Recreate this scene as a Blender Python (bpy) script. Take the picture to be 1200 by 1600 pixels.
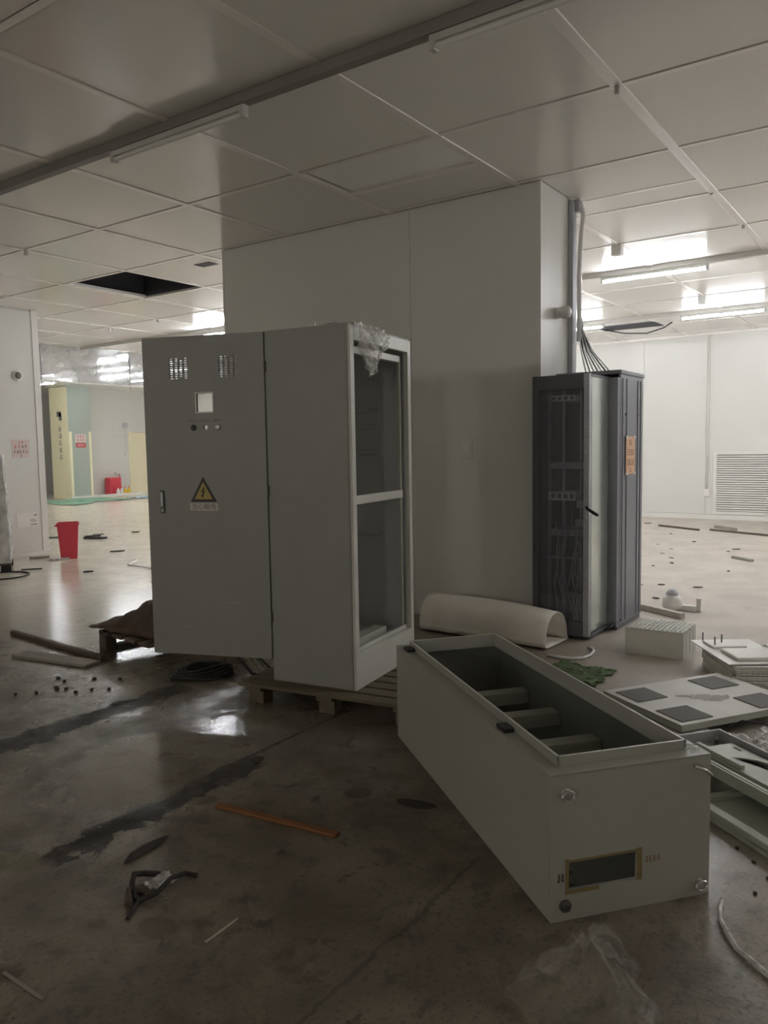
import bpy, bmesh, math, random
from mathutils import Vector, Matrix, noise
R = math.radians
for o in list(bpy.data.objects): bpy.data.objects.remove(o)
SC = bpy.context.scene
COL = SC.collection
random.seed(7)

# ------------------------------------------------------------------ camera, world, exposure
YAW, PITCH, ROLL, FPX = 0.61006592, -0.08342805, -0.01695249, 1232.05
CAM = Vector((0, 0, 1.5))
fw = Vector((math.cos(YAW)*math.cos(PITCH), math.sin(YAW)*math.cos(PITCH), math.sin(PITCH)))
rt = fw.cross(Vector((0, 0, 1))).normalized(); up_ = rt.cross(fw)
cr, sr = math.cos(ROLL), math.sin(ROLL)
cx, cy = cr*rt+sr*up_, -sr*rt+cr*up_
cd = bpy.data.cameras.new('camera'); cam = bpy.data.objects.new('camera', cd); COL.objects.link(cam)
M = Matrix((cx, cy, -fw)).transposed().to_4x4(); M.translation = CAM
cam.matrix_world = M
cd.sensor_fit = 'VERTICAL'; cd.sensor_height = 36.0; cd.lens = FPX/1600*36.0
cd.clip_start = 0.05; cd.clip_end = 200
SC.camera = cam
w = bpy.data.worlds.new('world'); SC.world = w; w.use_nodes = True
w.node_tree.nodes['Background'].inputs[0].default_value = (0.5, 0.55, 0.6, 1)
w.node_tree.nodes['Background'].inputs[1].default_value = 0.02
SC.view_settings.view_transform = 'Standard'; SC.view_settings.look = 'None'
SC.view_settings.gamma = 1.0; SC.view_settings.use_curve_mapping = False
SC.view_settings.exposure = 1.58
SC.cycles.diffuse_bounces = 6; SC.cycles.glossy_bounces = 3; SC.cycles.max_bounces = 8
TUBE = 47.0           # emission of a lit tube

def onscreen(p, margin=60):
    q = Vector(p)-CAM
    z = q.dot(fw)
    if z < 0.2: return False
    u = 600+FPX*q.dot(cx)/z; v = 800-FPX*q.dot(cy)/z
    return -margin < u < 1200+margin and -margin < v < 1600+margin

# ------------------------------------------------------------------ materials
MATS = {}
def mat(name, col, rough=0.5, metal=0.0, nscale=8.0, namt=0.12, bump=0.0, bscale=40.0, spec=0.5, rvar=0.0, coords='Object'):
    if name in MATS: return MATS[name]
    m = bpy.data.materials.new(name); m.use_nodes = True; nt = m.node_tree; b = nt.nodes['Principled BSDF']
    tc = nt.nodes.new('ShaderNodeTexCoord')
    nz = nt.nodes.new('ShaderNodeTexNoise'); nz.inputs['Scale'].default_value = nscale; nz.inputs['Detail'].default_value = 5
    nt.links.new(tc.outputs[coords], nz.inputs['Vector'])
    mx = nt.nodes.new('ShaderNodeMix'); mx.data_type = 'RGBA'
    c = Vector(col)
    mx.inputs[6].default_value = (*[min(1, x*(1+namt)) for x in c], 1); mx.inputs[7].default_value = (*(c*(1-namt)), 1)
    nt.links.new(nz.outputs['Fac'], mx.inputs[0]); nt.links.new(mx.outputs[2], b.inputs['Base Color'])
    b.inputs['Roughness'].default_value = rough; b.inputs['Metallic'].default_value = metal
    b.inputs['Specular IOR Level'].default_value = spec
    if rvar:
        mr = nt.nodes.new('ShaderNodeMapRange'); mr.inputs[3].default_value = max(0.02, rough-rvar); mr.inputs[4].default_value = rough+rvar
        mr.inputs[1].default_value = 0.3; mr.inputs[2].default_value = 0.7
        nt.links.new(nz.outputs['Fac'], mr.inputs[0]); nt.links.new(mr.outputs[0], b.inputs['Roughness'])
    if bump:
        n2 = nt.nodes.new('ShaderNodeTexNoise'); n2.inputs['Scale'].default_value = bscale; n2.inputs['Detail'].default_value = 4
        nt.links.new(tc.outputs[coords], n2.inputs['Vector'])
        bp = nt.nodes.new('ShaderNodeBump'); bp.inputs['Strength'].default_value = bump; bp.inputs['Distance'].default_value = 0.01
        nt.links.new(n2.outputs['Fac'], bp.inputs['Height']); nt.links.new(bp.outputs[0], b.inputs['Normal'])
    MATS[name] = m; return m

def film_mat(name, col, opac, rough=0.18, nsc=30):
    m = bpy.data.materials.new(name); m.use_nodes = True; nt = m.node_tree; b = nt.nodes['Principled BSDF']; out = nt.nodes['Material Output']
    b.inputs['Base Color'].default_value = (*col, 1); b.inputs['Roughness'].default_value = rough; b.inputs['Specular IOR Level'].default_value = 0.8
    tr = nt.nodes.new('ShaderNodeBsdfTransparent'); mx = nt.nodes.new('ShaderNodeMixShader')
    tc = nt.nodes.new('ShaderNodeTexCoord'); nz = nt.nodes.new('ShaderNodeTexNoise'); nz.inputs['Scale'].default_value = nsc
    nt.links.new(tc.outputs['Object'], nz.inputs['Vector'])
    mr = nt.nodes.new('ShaderNodeMapRange'); mr.inputs[1].default_value = .3; mr.inputs[2].default_value = .7
    mr.inputs[3].default_value = opac*0.5; mr.inputs[4].default_value = min(1, opac*1.5)
    nt.links.new(nz.outputs['Fac'], mr.inputs[0]); nt.links.new(mr.outputs[0], mx.inputs[0])
    nt.links.new(tr.outputs[0], mx.inputs[1]); nt.links.new(b.outputs[0], mx.inputs[2]); nt.links.new(mx.outputs[0], out.inputs[0])
    MATS[name] = m; return m

def glass_mat(name, tint, dust_haze=0.06, haze_col=(.6, .62, .62), rough=0.03, base=0.04):
    m = bpy.data.materials.new(name); m.use_nodes = True; nt = m.node_tree; out = nt.nodes['Material Output']
    b = nt.nodes['Principled BSDF']; b.inputs['Base Color'].default_value = (*haze_col, 1); b.inputs['Roughness'].default_value = .6
    tr = nt.nodes.new('ShaderNodeBsdfTransparent'); tr.inputs[0].default_value = (*tint, 1)
    gl = nt.nodes.new('ShaderNodeBsdfGlossy'); gl.inputs['Roughness'].default_value = rough
    fr = nt.nodes.new('ShaderNodeFresnel'); fr.inputs[0].default_value = 1.5
    ad = nt.nodes.new('ShaderNodeMath'); ad.operation = 'ADD'; ad.use_clamp = True; ad.inputs[1].default_value = base; nt.links.new(fr.outputs[0], ad.inputs[0])
    m1 = nt.nodes.new('ShaderNodeMixShader'); nt.links.new(ad.outputs[0], m1.inputs[0]); nt.links.new(tr.outputs[0], m1.inputs[1]); nt.links.new(gl.outputs[0], m1.inputs[2])
    m2 = nt.nodes.new('ShaderNodeMixShader'); nt.links.new(m1.outputs[0], m2.inputs[1]); nt.links.new(b.outputs[0], m2.inputs[2])
    tc = nt.nodes.new('ShaderNodeTexCoord'); nz = nt.nodes.new('ShaderNodeTexNoise'); nz.inputs['Scale'].default_value = 4; nz.inputs['Detail'].default_value = 6
    nt.links.new(tc.outputs['Object'], nz.inputs['Vector'])
    mr = nt.nodes.new('ShaderNodeMapRange'); mr.inputs[3].default_value = dust_haze*.3; mr.inputs[4].default_value = dust_haze*1.7
    nt.links.new(nz.outputs['Fac'], mr.inputs[0]); nt.links.new(mr.outputs[0], m2.inputs[0]); nt.links.new(m2.outputs[0], out.inputs[0])
    MATS[name] = m; return m

def emit_mat(name, col, s):
    m = bpy.data.materials.new(name); m.use_nodes = True; b = m.node_tree.nodes['Principled BSDF']
    b.inputs['Base Color'].default_value = (.9, .9, .9, 1)
    b.inputs['Emission Color'].default_value = (*col, 1); b.inputs['Emission Strength'].default_value = s
    MATS[name] = m; return m

mat('ceiling_panel', (.89, .87, .83), .15, 0, 1.2, .02, spec=.4)
mat('ceiling_panel_pale', (.96, .97, .96), .4, 0, 1.5, .04)
mat('ceiling_bar', (.86, .83, .80), .35, .2, 6, .06)
mat('plenum', (.10, .10, .115), .8, 0, 5, .2)
mat('wall_paint', (.74, .735, .70), .34, 0, 1.2, .05, spec=.4)
mat('wall_trim', (.78, .77, .73), .3, 0, 3, .05)
mat('far_green', (.42, .47, .42), .35, 0, 2, .06)
mat('far_cream', (.86, .80, .55), .4, 0, 2, .06)
mat('far_cream_door', (.90, .84, .62), .45, 0, 2, .05)
mat('housing', (.62, .61, .58), .35, .1, 8, .05); mat('trunking', (.26, .25, .235), .5, .1, 8, .08)  # trunking: darker than housing, its unlit near face put into the colour
mat('tube_off', (.80, .79, .75), .25, 0, 5, .03)
emit_mat('tube_on', (.93, .96, 1.0), TUBE)
mat('cabinet_paint', (.335, .34, .32), .42, 0, 5, .05, bump=.03, bscale=120)
mat('cabinet_inside', (.50, .51, .51), .45, 0, 5, .06)
mat('frame_paint', (.62, .61, .56), .35, 0, 5, .06)
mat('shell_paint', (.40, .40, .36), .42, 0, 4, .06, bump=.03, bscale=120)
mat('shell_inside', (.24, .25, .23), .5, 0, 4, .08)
mat('bar_paint', (.46, .46, .40), .45, 0, 5, .06)
mat('zinc', (.62, .62, .60), .3, .8, 20, .1)
mat('dark_bolt', (.13, .12, .11), .4, .6, 20, .2)
mat('black_plastic', (.02, .02, .022), .4, 0, 20, .2)
mat('rack_black', (.11, .11, .125), .35, 0, 6, .15)
mat('rack_side', (.23, .235, .265), .38, .2, 4, .10)
mat('rack_rail', (.42, .425, .45), .35, .6, 10, .15)
mat('rack_gear', (.50, .505, .52), .45, .2, 10, .15)
mat('rack_pale', (.95, .95, .95), .4, 0, 14, .2)
mat('mirror_pane', (.62, .66, .62), .22, .75, 3, .08, rvar=.05)
mat('pvc_sheet', (.92, .88, .81), .45, 0, 4, .06)
mat('pallet_wood', (.15, .125, .08), .7, 0, 14, .25, bump=.2)
mat('dark_wood', (.12, .09, .07), .75, 0, 14, .3, bump=.2)
mat('grey_wood', (.30, .28, .24), .65, 0, 14, .2, bump=.2)
mat('orange_wood', (.26, .105, .035), .6, 0, 14, .25, bump=.1)
mat('brown_tarp', (.10, .062, .045), .6, 0, 7, .2, bump=.15)
mat('tray_plastic', (.84, .83, .78), .3, 0, 10, .08)
mat('sheet_metal', (.52, .50, .45), .42, 0, 4, .08, rvar=.06)
mat('perforated', (.135, .125, .11), .7, 0, 60, .25, bump=.25, bscale=200)
mat('door_green', (.46, .48, .41), .4, 0, 4, .07)
mat('white_board', (.70, .68, .63), .5, 0, 8, .08)
mat('paper_white', (.82, .80, .76), .6, 0, 10, .04)
mat('paper_orange', (.78, .50, .33), .6, 0, 10, .06)
mat('paper_pink', (.72, .60, .57), .6, 0, 10, .06)
mat('ink_red', (.55, .07, .08), .6, 0, 10, .1)
mat('ink_dark', (.06, .045, .04), .6, 0, 10, .1)
mat('ink_grey', (.20, .21, .19), .6, 0, 10, .1)
mat('ink_brown', (.34, .19, .10), .6, 0, 10, .1)
mat('ink_print', (.22, .22, .21), .6, 0, 10, .1)
mat('warn_yellow', (.50, .38, .12), .5, 0, 10, .08)
mat('warn_black', (.035, .03, .025), .5, 0, 10, .1)
mat('warn_white', (.66, .63, .58), .5, 0, 10, .05)
mat('red_plastic', (.66, .06, .09), .35, 0, 6, .1)
mat('yellow_plastic', (.80, .58, .06), .4, 0, 6, .1)
mat('white_plastic', (.78, .77, .74), .35, 0, 6, .04)
mat('cable_white', (.90, .90, .90), .4, 0, 20, .05)
mat('cable_black', (.02, .02, .02), .4, 0, 20, .2)
mat('cable_tan', (.30, .26, .18), .5, 0, 20, .15)
mat('cable_green', (.16, .42, .17), .4, 0, 20, .15)
mat('duct_grey', (.50, .50, .54), .45, 0, 8, .1)
mat('tape_yellow', (.26, .20, .09), .6, 0, 30, .35)
mat('debris_dark', (.045, .038, .032), .7, 0, 30, .3)
mat('debris_pale', (.55, .51, .45), .6, 0, 20, .2)
mat('green_net', (.085, .13, .05), .8, 0, 40, .35, bump=.4, bscale=90)
mat('green_sheet', (.20, .36, .25), .5, 0, 4, .25)
mat('blue_sheet', (.40, .50, .58), .5, 0, 4, .2)
film_mat('film', (.95, .95, .92), .52, .12)
film_mat('film_dense', (.72, .71, .67), .72, .25); film_mat('film_wrap', (.66, .66, .65), .80, .22, 5)
glass_mat('barrier_glass', (.95, .97, .98), .28, (.88, .86, .92), .06, .10)  # pale lilac haze mixed into the panes
glass_mat('rack_glass', (.92, .92, .94), .13, (.45, .45, .50), .05, .02)  # rack front's veiling glare is put into this pane as mild dust haze

def floor_material():
    m = bpy.data.materials.new('concrete_floor'); m.use_nodes = True; nt = m.node_tree; b = nt.nodes['Principled BSDF']; L = nt.links.new
    tc = nt.nodes.new('ShaderNodeTexCoord'); co = tc.outputs['Object']
    sp = nt.nodes.new('ShaderNodeSeparateXYZ'); L(co, sp.inputs[0])
    def nz(scale, detail=6, rough=.55, dist=0):
        n = nt.nodes.new('ShaderNodeTexNoise'); n.inputs['Scale'].default_value = scale; n.inputs['Detail'].default_value = detail
        n.inputs['Roughness'].default_value = rough; n.inputs['Distortion'].default_value = dist; L(co, n.inputs['Vector']); return n.outputs['Fac']
    def ma(op, a, bb=0.0, c=None, clamp=False):
        n = nt.nodes.new('ShaderNodeMath'); n.operation = op; n.use_clamp = clamp
        for i, x in enumerate((a, bb, c)):
            if x is None: continue
            if hasattr(x, 'links'): L(x, n.inputs[i])
            else: n.inputs[i].default_value = x
        return n.outputs[0]
    def rng(x, a, c, lo=0.0, hi=1.0):
        n = nt.nodes.new('ShaderNodeMapRange'); n.interpolation_type = 'SMOOTHSTEP'; L(x, n.inputs[0])
        for i, v in zip((1, 2, 3, 4), (a, c, lo, hi)): n.inputs[i].default_value = v
        return n.outputs[0]
    def mix(f, a, c):
        n = nt.nodes.new('ShaderNodeMix'); n.data_type = 'RGBA'; L(f, n.inputs[0])
        for i, x in ((6, a), (7, c)):
            if hasattr(x, 'links'): L(x, n.inputs[i])
            else: n.inputs[i].default_value = (*x, 1)
        return n.outputs[2]
    X, Y = sp.outputs[0], sp.outputs[1]
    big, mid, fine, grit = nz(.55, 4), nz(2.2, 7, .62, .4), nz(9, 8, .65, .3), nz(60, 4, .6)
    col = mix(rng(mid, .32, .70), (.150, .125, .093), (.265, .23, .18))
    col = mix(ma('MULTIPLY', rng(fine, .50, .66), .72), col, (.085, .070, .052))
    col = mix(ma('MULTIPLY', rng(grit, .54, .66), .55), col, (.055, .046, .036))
    # dry, dusty pale floor beyond the column, paling further with distance
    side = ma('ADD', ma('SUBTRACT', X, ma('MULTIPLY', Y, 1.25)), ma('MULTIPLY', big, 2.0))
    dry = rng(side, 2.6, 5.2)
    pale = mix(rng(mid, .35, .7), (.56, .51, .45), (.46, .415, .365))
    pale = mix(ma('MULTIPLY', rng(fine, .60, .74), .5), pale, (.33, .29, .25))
    pale_mask = ma('MAXIMUM', dry, rng(ma('ADD', ma('ADD', X, Y), big), 8.5, 14.0))
    far_sheen = rng(ma('SUBTRACT', ma('MULTIPLY', Y, 1.25), X), .5, 3.0)
    pale = mix(ma('MULTIPLY', far_sheen, rng(mid, .3, .6, .9, .6)), pale, (.76, .69, .58))  # far left paled more: wet-floor reflection of bright wall put into colour
    col = mix(pale_mask, col, pale)
    # grime left in the tracks of removed partitions
    def band(y0, hw, x0, x1, rag, soft=.03):
        d = ma('ABSOLUTE', ma('SUBTRACT', ma('ADD', Y, ma('MULTIPLY', ma('SUBTRACT', fine, .5), rag)), y0))
        v = rng(d, hw, hw+soft, 1, 0)
        e = ma('MULTIPLY', rng(X, x0-.04, x0+.04), rng(X, x1-.04, x1+.04, 1, 0))
        return ma('MULTIPLY', v, e)
    s = ma('MAXIMUM', band(3.86, .085, -2, 3.30, .34, .02), band(2.63, .055, 1.55, 2.62, .30, .02))
    s = ma('MAXIMUM', s, ma('MULTIPLY', band(2.70, .006, 2.35, 3.40, .03, .012), .8))
    s = ma('MAXIMUM', s, ma('MULTIPLY', band(1.31, .003, 1.35, 2.45, .10, .012), .45))
    s = ma('MULTIPLY', s, rng(fine, .30, .48, .55, 1))
    col = mix(ma('MULTIPLY', s, .92), col, (.028, .024, .023))
    # round and oblong stains
    def spot(x, y, rx, ry, rag):
        d = ma('SQRT', ma('ADD', ma('POWER', ma('DIVIDE', ma('SUBTRACT', X, x), rx), 2), ma('POWER', ma('DIVIDE', ma('SUBTRACT', Y, y), ry), 2)))
        return rng(ma('ADD', d, ma('MULTIPLY', ma('SUBTRACT', fine, .5), rag)), .8, 1.1, 1, 0)
    col = mix(ma('MULTIPLY', spot(2.64, 2.01, .06, .06, .4), .75), col, (.055, .028, .016))
    col = mix(ma('MULTIPLY', spot(1.52, 1.96, .055, .075, .4), .6), col, (.085, .055, .022))
    col = mix(ma('MULTIPLY', spot(1.50, 2.72, .07, .10, .5), .6), col, (.13, .11, .035))
    col = mix(ma('MULTIPLY', spot(2.66, 2.66, .05, .05, .8), .8), col, (.045, .04, .04))
    L(col, b.inputs['Base Color'])
    # water film: a puddled sheet with dry islands
    wet = ma('MULTIPLY', rng(ma('ADD', mid, ma('MULTIPLY', big, .5)), .60, .86), rng(side, .4, 3.2, 1, 0))
    far = ma('MULTIPLY', rng(ma('ADD', Y, X), 6.0, 8.5), rng(side, .6, 3.6, 1, 0))
    pool = ma('MULTIPLY', spot(2.55, 2.95, .75, .50, 1.6), 1.0)
    pool = ma('MAXIMUM', pool, ma('MULTIPLY', spot(2.9, .25, .75, .42, 1.4), .85))
    wet = ma('MAXIMUM', ma('MULTIPLY', wet, .8), ma('MAXIMUM', ma('MULTIPLY', far, .92), pool))
    rg = ma('SUBTRACT', rng(fine, .3, .7, .62, .50), ma('MULTIPLY', wet, .42))
    rg = ma('MAXIMUM', ma('ADD', rg, ma('MULTIPLY', s, .28)), .07); L(rg, b.inputs['Roughness'])
    b.inputs['Specular IOR Level'].default_value = .5
    bp = nt.nodes.new('ShaderNodeBump'); bp.inputs['Distance'].default_value = .012
    st = ma('SUBTRACT', .34, ma('MULTIPLY', wet, .235)); L(st, bp.inputs['Strength'])
    hgt = ma('ADD', ma('MULTIPLY', fine, .8), ma('MULTIPLY', grit, .35)); L(hgt, bp.inputs['Height']); L(bp.outputs[0], b.inputs['Normal'])
    MATS['concrete_floor'] = m
floor_material()

# ------------------------------------------------------------------ mesh helpers
class MB:
    def __init__(s): s.v = []; s.f = []
    def add(s, vs, fs):
        n = len(s.v); s.v += [Vector(p) for p in vs]; s.f += [[i+n for i in f] for f in fs]; return s
    def box(s, a, b):
        x0, y0, z0 = [min(p, q) for p, q in zip(a, b)]; x1, y1, z1 = [max(p, q) for p, q in zip(a, b)]
        return s.add([(x0, y0, z0), (x1, y0, z0), (x1, y1, z0), (x0, y1, z0), (x0, y0, z1), (x1, y0, z1), (x1, y1, z1), (x0, y1, z1)],
                     [(0, 3, 2, 1), (4, 5, 6, 7), (0, 1, 5, 4), (1, 2, 6, 5), (2, 3, 7, 6), (3, 0, 4, 7)])
    def prism(s, poly, z0, z1):
        n = len(poly)
        return s.add([(x, y, z0) for x, y in poly]+[(x, y, z1) for x, y in poly],
                     [tuple(range(n))[::-1], tuple(range(n, 2*n))]+[(i, (i+1) % n, n+(i+1) % n, n+i) for i in range(n)])
    def tube(s, pts, r, k=8, closed=False, caps=True):
        pts = [Vector(p) for p in pts]; n = len(pts); rs = r if isinstance(r, (list, tuple)) else [r]*n
        rings = []; up = None
        for i, p in enumerate(pts):
            if closed: t = pts[(i+1) % n]-pts[i-1]
            else: t = pts[min(i+1, n-1)]-pts[max(i-1, 0)]
            t = t.normalized() if t.length > 1e-9 else Vector((0, 0, 1))
            if up is None: up = Vector((0, 0, 1)) if abs(t.z) < .9 else Vector((1, 0, 0))
            a = t.cross(up)
            if a.length < 1e-4: a = t.cross(Vector((.3, .9, .1)))
            a.normalize(); b = a.cross(t).normalized(); up = b
            rings.append([p+rs[i]*(math.cos(2*math.pi*j/k)*a+math.sin(2*math.pi*j/k)*b) for j in range(k)])
        n0 = len(s.v)
        for rg in rings: s.v += rg
        for i in range(n if closed else n-1):
            A = n0+i*k; B = n0+((i+1) % n)*k
            for j in range(k): s.f.append([A+j, A+(j+1) % k, B+(j+1) % k, B+j])
        if caps and not closed:
            s.f.append([n0+j for j in range(k)][::-1]); s.f.append([n0+(n-1)*k+j for j in range(k)])
        return s
    def lathe(s, prof, c=(0, 0, 0), k=20, axis='z'):
        n0 = len(s.v); c = Vector(c)
        for r, z in prof:
            for j in range(k):
                a = 2*math.pi*j/k; p = Vector((r*math.cos(a), r*math.sin(a), z))
                if axis == 'x': p = Vector((p.z, p.x, p.y))
                if axis == 'y': p = Vector((p.y, p.z, p.x))
                s.v.append(c+p)
        for i in range(len(prof)-1):
            for j in range(k): s.f.append([n0+i*k+j, n0+i*k+(j+1) % k, n0+(i+1)*k+(j+1) % k, n0+(i+1)*k+j])
        s.f.append([n0+j for j in range(k)][::-1]); s.f.append([n0+(len(prof)-1)*k+j for j in range(k)])
        return s
    def sheet(s, fn, nu, nv):
        n0 = len(s.v)
        for i in range(nu+1):
            for j in range(nv+1): s.v.append(Vector(fn(i/nu, j/nv)))
        for i in range(nu):
            for j in range(nv):
                a = n0+i*(nv+1)+j; s.f.append([a, a+nv+1, a+nv+2, a+1])
        return s
    def tf(s, m): s.v = [m @ p for p in s.v]; return s
    def build(s, name, m, parent=None, bevel=0, smooth=False, solid=0, loc=None, rz=None):
        me = bpy.data.meshes.new(name); me.from_pydata([tuple(p) for p in s.v], [], s.f)
        bm = bmesh.new(); bm.from_mesh(me); bmesh.ops.recalc_face_normals(bm, faces=bm.faces); bm.to_mesh(me); bm.free()
        return finish(name, me, m, parent, bevel, smooth, solid, loc, rz)

def finish(name, me, m, parent=None, bevel=0, smooth=False, solid=0, loc=None, rz=None):
    me.materials.clear(); me.materials.append(MATS[m])
    if smooth:
        for p in me.polygons: p.use_smooth = True
    o = bpy.data.objects.new(name, me); COL.objects.link(o)
    if parent: o.parent = parent
    if loc is not None: o.location = loc
    if rz is not None: o.rotation_euler = (0, 0, rz)
    if solid:
        q = o.modifiers.new('thickness', 'SOLIDIFY'); q.thickness = solid; q.offset = 0
    if bevel:
        q = o.modifiers.new('bevel', 'BEVEL'); q.width = bevel; q.segments = 2; q.limit_method = 'ANGLE'; q.angle_limit = R(40)
    return o

def from_curve(cu):
    t = bpy.data.objects.new('tmp', cu); COL.objects.link(t)
    dg = bpy.context.evaluated_depsgraph_get(); dg.update()
    me = bpy.data.meshes.new_from_object(t.evaluated_get(dg))
    bpy.data.objects.remove(t); bpy.data.curves.remove(cu)
    return me
def axes(o, a, b):
    o, a, b = Vector(o), Vector(a).normalized(), Vector(b).normalized(); n = a.cross(b)
    m = Matrix((a, b, n)).transposed().to_4x4(); m.translation = o; return m
def plate(name, outer, holes, th, m, frame, parent=None, bevel=0):
    cu = bpy.data.curves.new('c', 'CURVE'); cu.dimensions = '2D'; cu.fill_mode = 'BOTH'; cu.extrude = th/2
    for poly in [outer]+holes:
        sp = cu.splines.new('POLY'); sp.points.add(len(poly)-1); sp.use_cyclic_u = True
        for p, (x, y) in zip(sp.points, poly): p.co = (x, y, 0, 1)
    me = from_curve(cu); me.transform(frame)
    return finish(name, me, m, parent, bevel)
def rect(x0, y0, x1, y1): return [(x0, y0), (x1, y0), (x1, y1), (x0, y1)]
def circ(x, y, r, k=16): return [(x+r*math.cos(2*math.pi*i/k), y+r*math.sin(2*math.pi*i/k)) for i in range(k)]
def text(name, body, size, m, frame, parent=None):
    cu = bpy.data.curves.new('t', 'FONT'); cu.body = body; cu.size = size; cu.align_x = 'CENTER'; cu.align_y = 'CENTER'; cu.extrude = .0006; cu.resolution_u = 2
    me = from_curve(cu); me.transform(frame)
    return finish(name, me, m, parent)
def scribble(name, rows, m, frame, parent=None, seed=1):
    """rows of (x0, x1, y, height, count): unreadable brush characters, each made of a few strokes"""
    rd = random.Random(seed); b = MB()
    for x0, x1, y, h, n in rows:
        wch = (x1-x0)/n
        for i in range(n):
            cx0 = x0+(i+.5)*wch; ww = wch*.36; t = h*.10
            for k in range(3):
                yy = y+h*(.40-.33*k)+rd.uniform(-.06, .06)*h; ll = ww*rd.uniform(.4, 1)
                b.box((cx0-ll, yy-t/2, 0), (cx0+ll, yy+t/2, .0008))
            for k in range(rd.choice((1, 2))):
                xx = cx0+rd.uniform(-.6, .6)*ww
                b.box((xx-t/2, y-h*.45, 0), (xx+t/2, y+h*.45, .0008))
            s = rd.choice((-1, 1)); b.add([(cx0-s*t, y-h*.1, 0), (cx0, y-h*.1, 0), (cx0+s*ww, y-h*.45, 0), (cx0+s*(ww-t), y-h*.45, 0),
                 (cx0-s*t, y-h*.1, .0008), (cx0, y-h*.1, .0008), (cx0+s*ww, y-h*.45, .0008), (cx0+s*(ww-t), y-h*.45, .0008)],
                 [(0, 1, 2, 3), (4, 5, 6, 7), (0, 1, 5, 4), (1, 2, 6, 5), (2, 3, 7, 6), (3, 0, 4, 7)])
    o = b.tf(frame).build(name, m, parent); o['kind'] = 'stuff'; return o

def tag(o, label, cat, group=None, kind=None):
    o['label'] = label; o['category'] = cat
    if group: o['group'] = group
    if kind: o['kind'] = kind
    return o
def thing(name, label, cat, loc=(0, 0, 0), rz=0, group=None):
    o = bpy.data.objects.new(name, None); COL.objects.link(o); o.empty_display_size = .1
    o.location = loc; o.rotation_euler = (0, 0, rz); return tag(o, label, cat, group)
def struct(o, label, cat):
    o['kind'] = 'structure'; o['label'] = label; o['category'] = cat; return o
def share(me_obj, name, parent, loc=None, rz=None):
    o = bpy.data.objects.new(name, me_obj.data); COL.objects.link(o); o.parent = parent
    if loc is not None: o.location = loc
    if rz is not None: o.rotation_euler = (0, 0, rz)
    for md in me_obj.modifiers:
        q = o.modifiers.new(md.name, md.type)
        if md.type == 'BEVEL': q.width = md.width; q.segments = md.segments; q.limit_method = 'ANGLE'; q.angle_limit = md.angle_limit
    return o

# ------------------------------------------------------------------ room shell
ZC = 3.522; GX, GY, S = 4.61, 1.5535, 1.2
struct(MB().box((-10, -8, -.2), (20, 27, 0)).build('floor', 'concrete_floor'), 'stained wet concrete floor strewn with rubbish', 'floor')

# ceiling: backing of cells, one of them open, panels as pieces, bars between them
ceil = thing('ceiling', 'white metal panel ceiling in a square grid with one panel missing', 'ceiling'); ceil['kind'] = 'structure'
xs = [GX+S*k for k in range(-13, 14)]; ys = [GY+S*k for k in range(-9, 22)]
back = MB(); proto = None; HOLE = (1, 5)
xs_k = list(range(-13, 13)); ys_k = list(range(-9, 21))
for k in xs_k:
    for j in ys_k:
        if (k, j) == HOLE: continue
        x0, y0 = GX+S*k, GY+S*j
        back.add([(x0, y0, ZC+.03), (x0+S, y0, ZC+.03), (x0+S, y0+S, ZC+.03), (x0, y0+S, ZC+.03)], [(0, 1, 2, 3)])
back.build('ceiling_backing', 'ceiling_panel', ceil)
g = .028
def panel(x0, y0, x1, y1, m, z=ZC, name='ceiling_panel'):
    return MB().box((x0, y0, z), (x1, y1, z+.022)).build(name, m, ceil, bevel=.004)
for k in xs_k:
    for j in ys_k:
        x0, y0 = GX+S*k, GY+S*j
        pts = [(x0+a*S, y0+b*S, ZC) for a in (0, .5, 1) for b in (0, .5, 1)]
        if not any(onscreen(p, 420) for p in pts): continue
        if (k, j) in (HOLE, (0, 1), (1, 0)): continue
        if y0 > 19 or x0 > 16: continue
        if proto is None:
            proto = MB().box((g, g, 0), (S-g, S-g, .022)).build('ceiling_panel', 'ceiling_panel', ceil, bevel=.004, loc=(x0, y0, ZC))
        else: share(proto, 'ceiling_panel', ceil, (x0, y0, ZC))
x0, y0 = GX, GY+S
panel(x0+.05, y0+.05, x0+.60, y0+S-.05, 'ceiling_panel_pale', ZC+.012, 'light_panel')
panel(x0+.66, y0+g, x0+S-g, y0+S-g, 'ceiling_panel')
x0, y0 = GX+S, GY
panel(x0+g, y0+g, x0+.76, y0+S-g, 'ceiling_panel'); panel(x0+.81, y0+g, x0+S-g, y0+S-g, 'ceiling_panel')
# grid bars
def bar(a, b, name='grid_bar'): return MB().box(a, b).build(name, 'ceiling_bar', ceil, bevel=.003)
for k in range(-4, 10):
    x = GX+S*k; bar((x-.021, -4.4, ZC-.006), (x+.021, 19, ZC+.02))
for j in range(-5, 15):
    y = GY+S*j; h = .034 if j == 0 else .0285
    bar((.3, y-h, ZC-.008), (15.9, y+h, ZC+.02))
bar((GX+.60, GY+S+.02, ZC-.004), (GX+.66, GY+2*S-.02, ZC+.02)); bar((GX+S+.76, GY+.03, ZC-.004), (GX+S+.81, GY+S-.02, ZC+.02))
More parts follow.
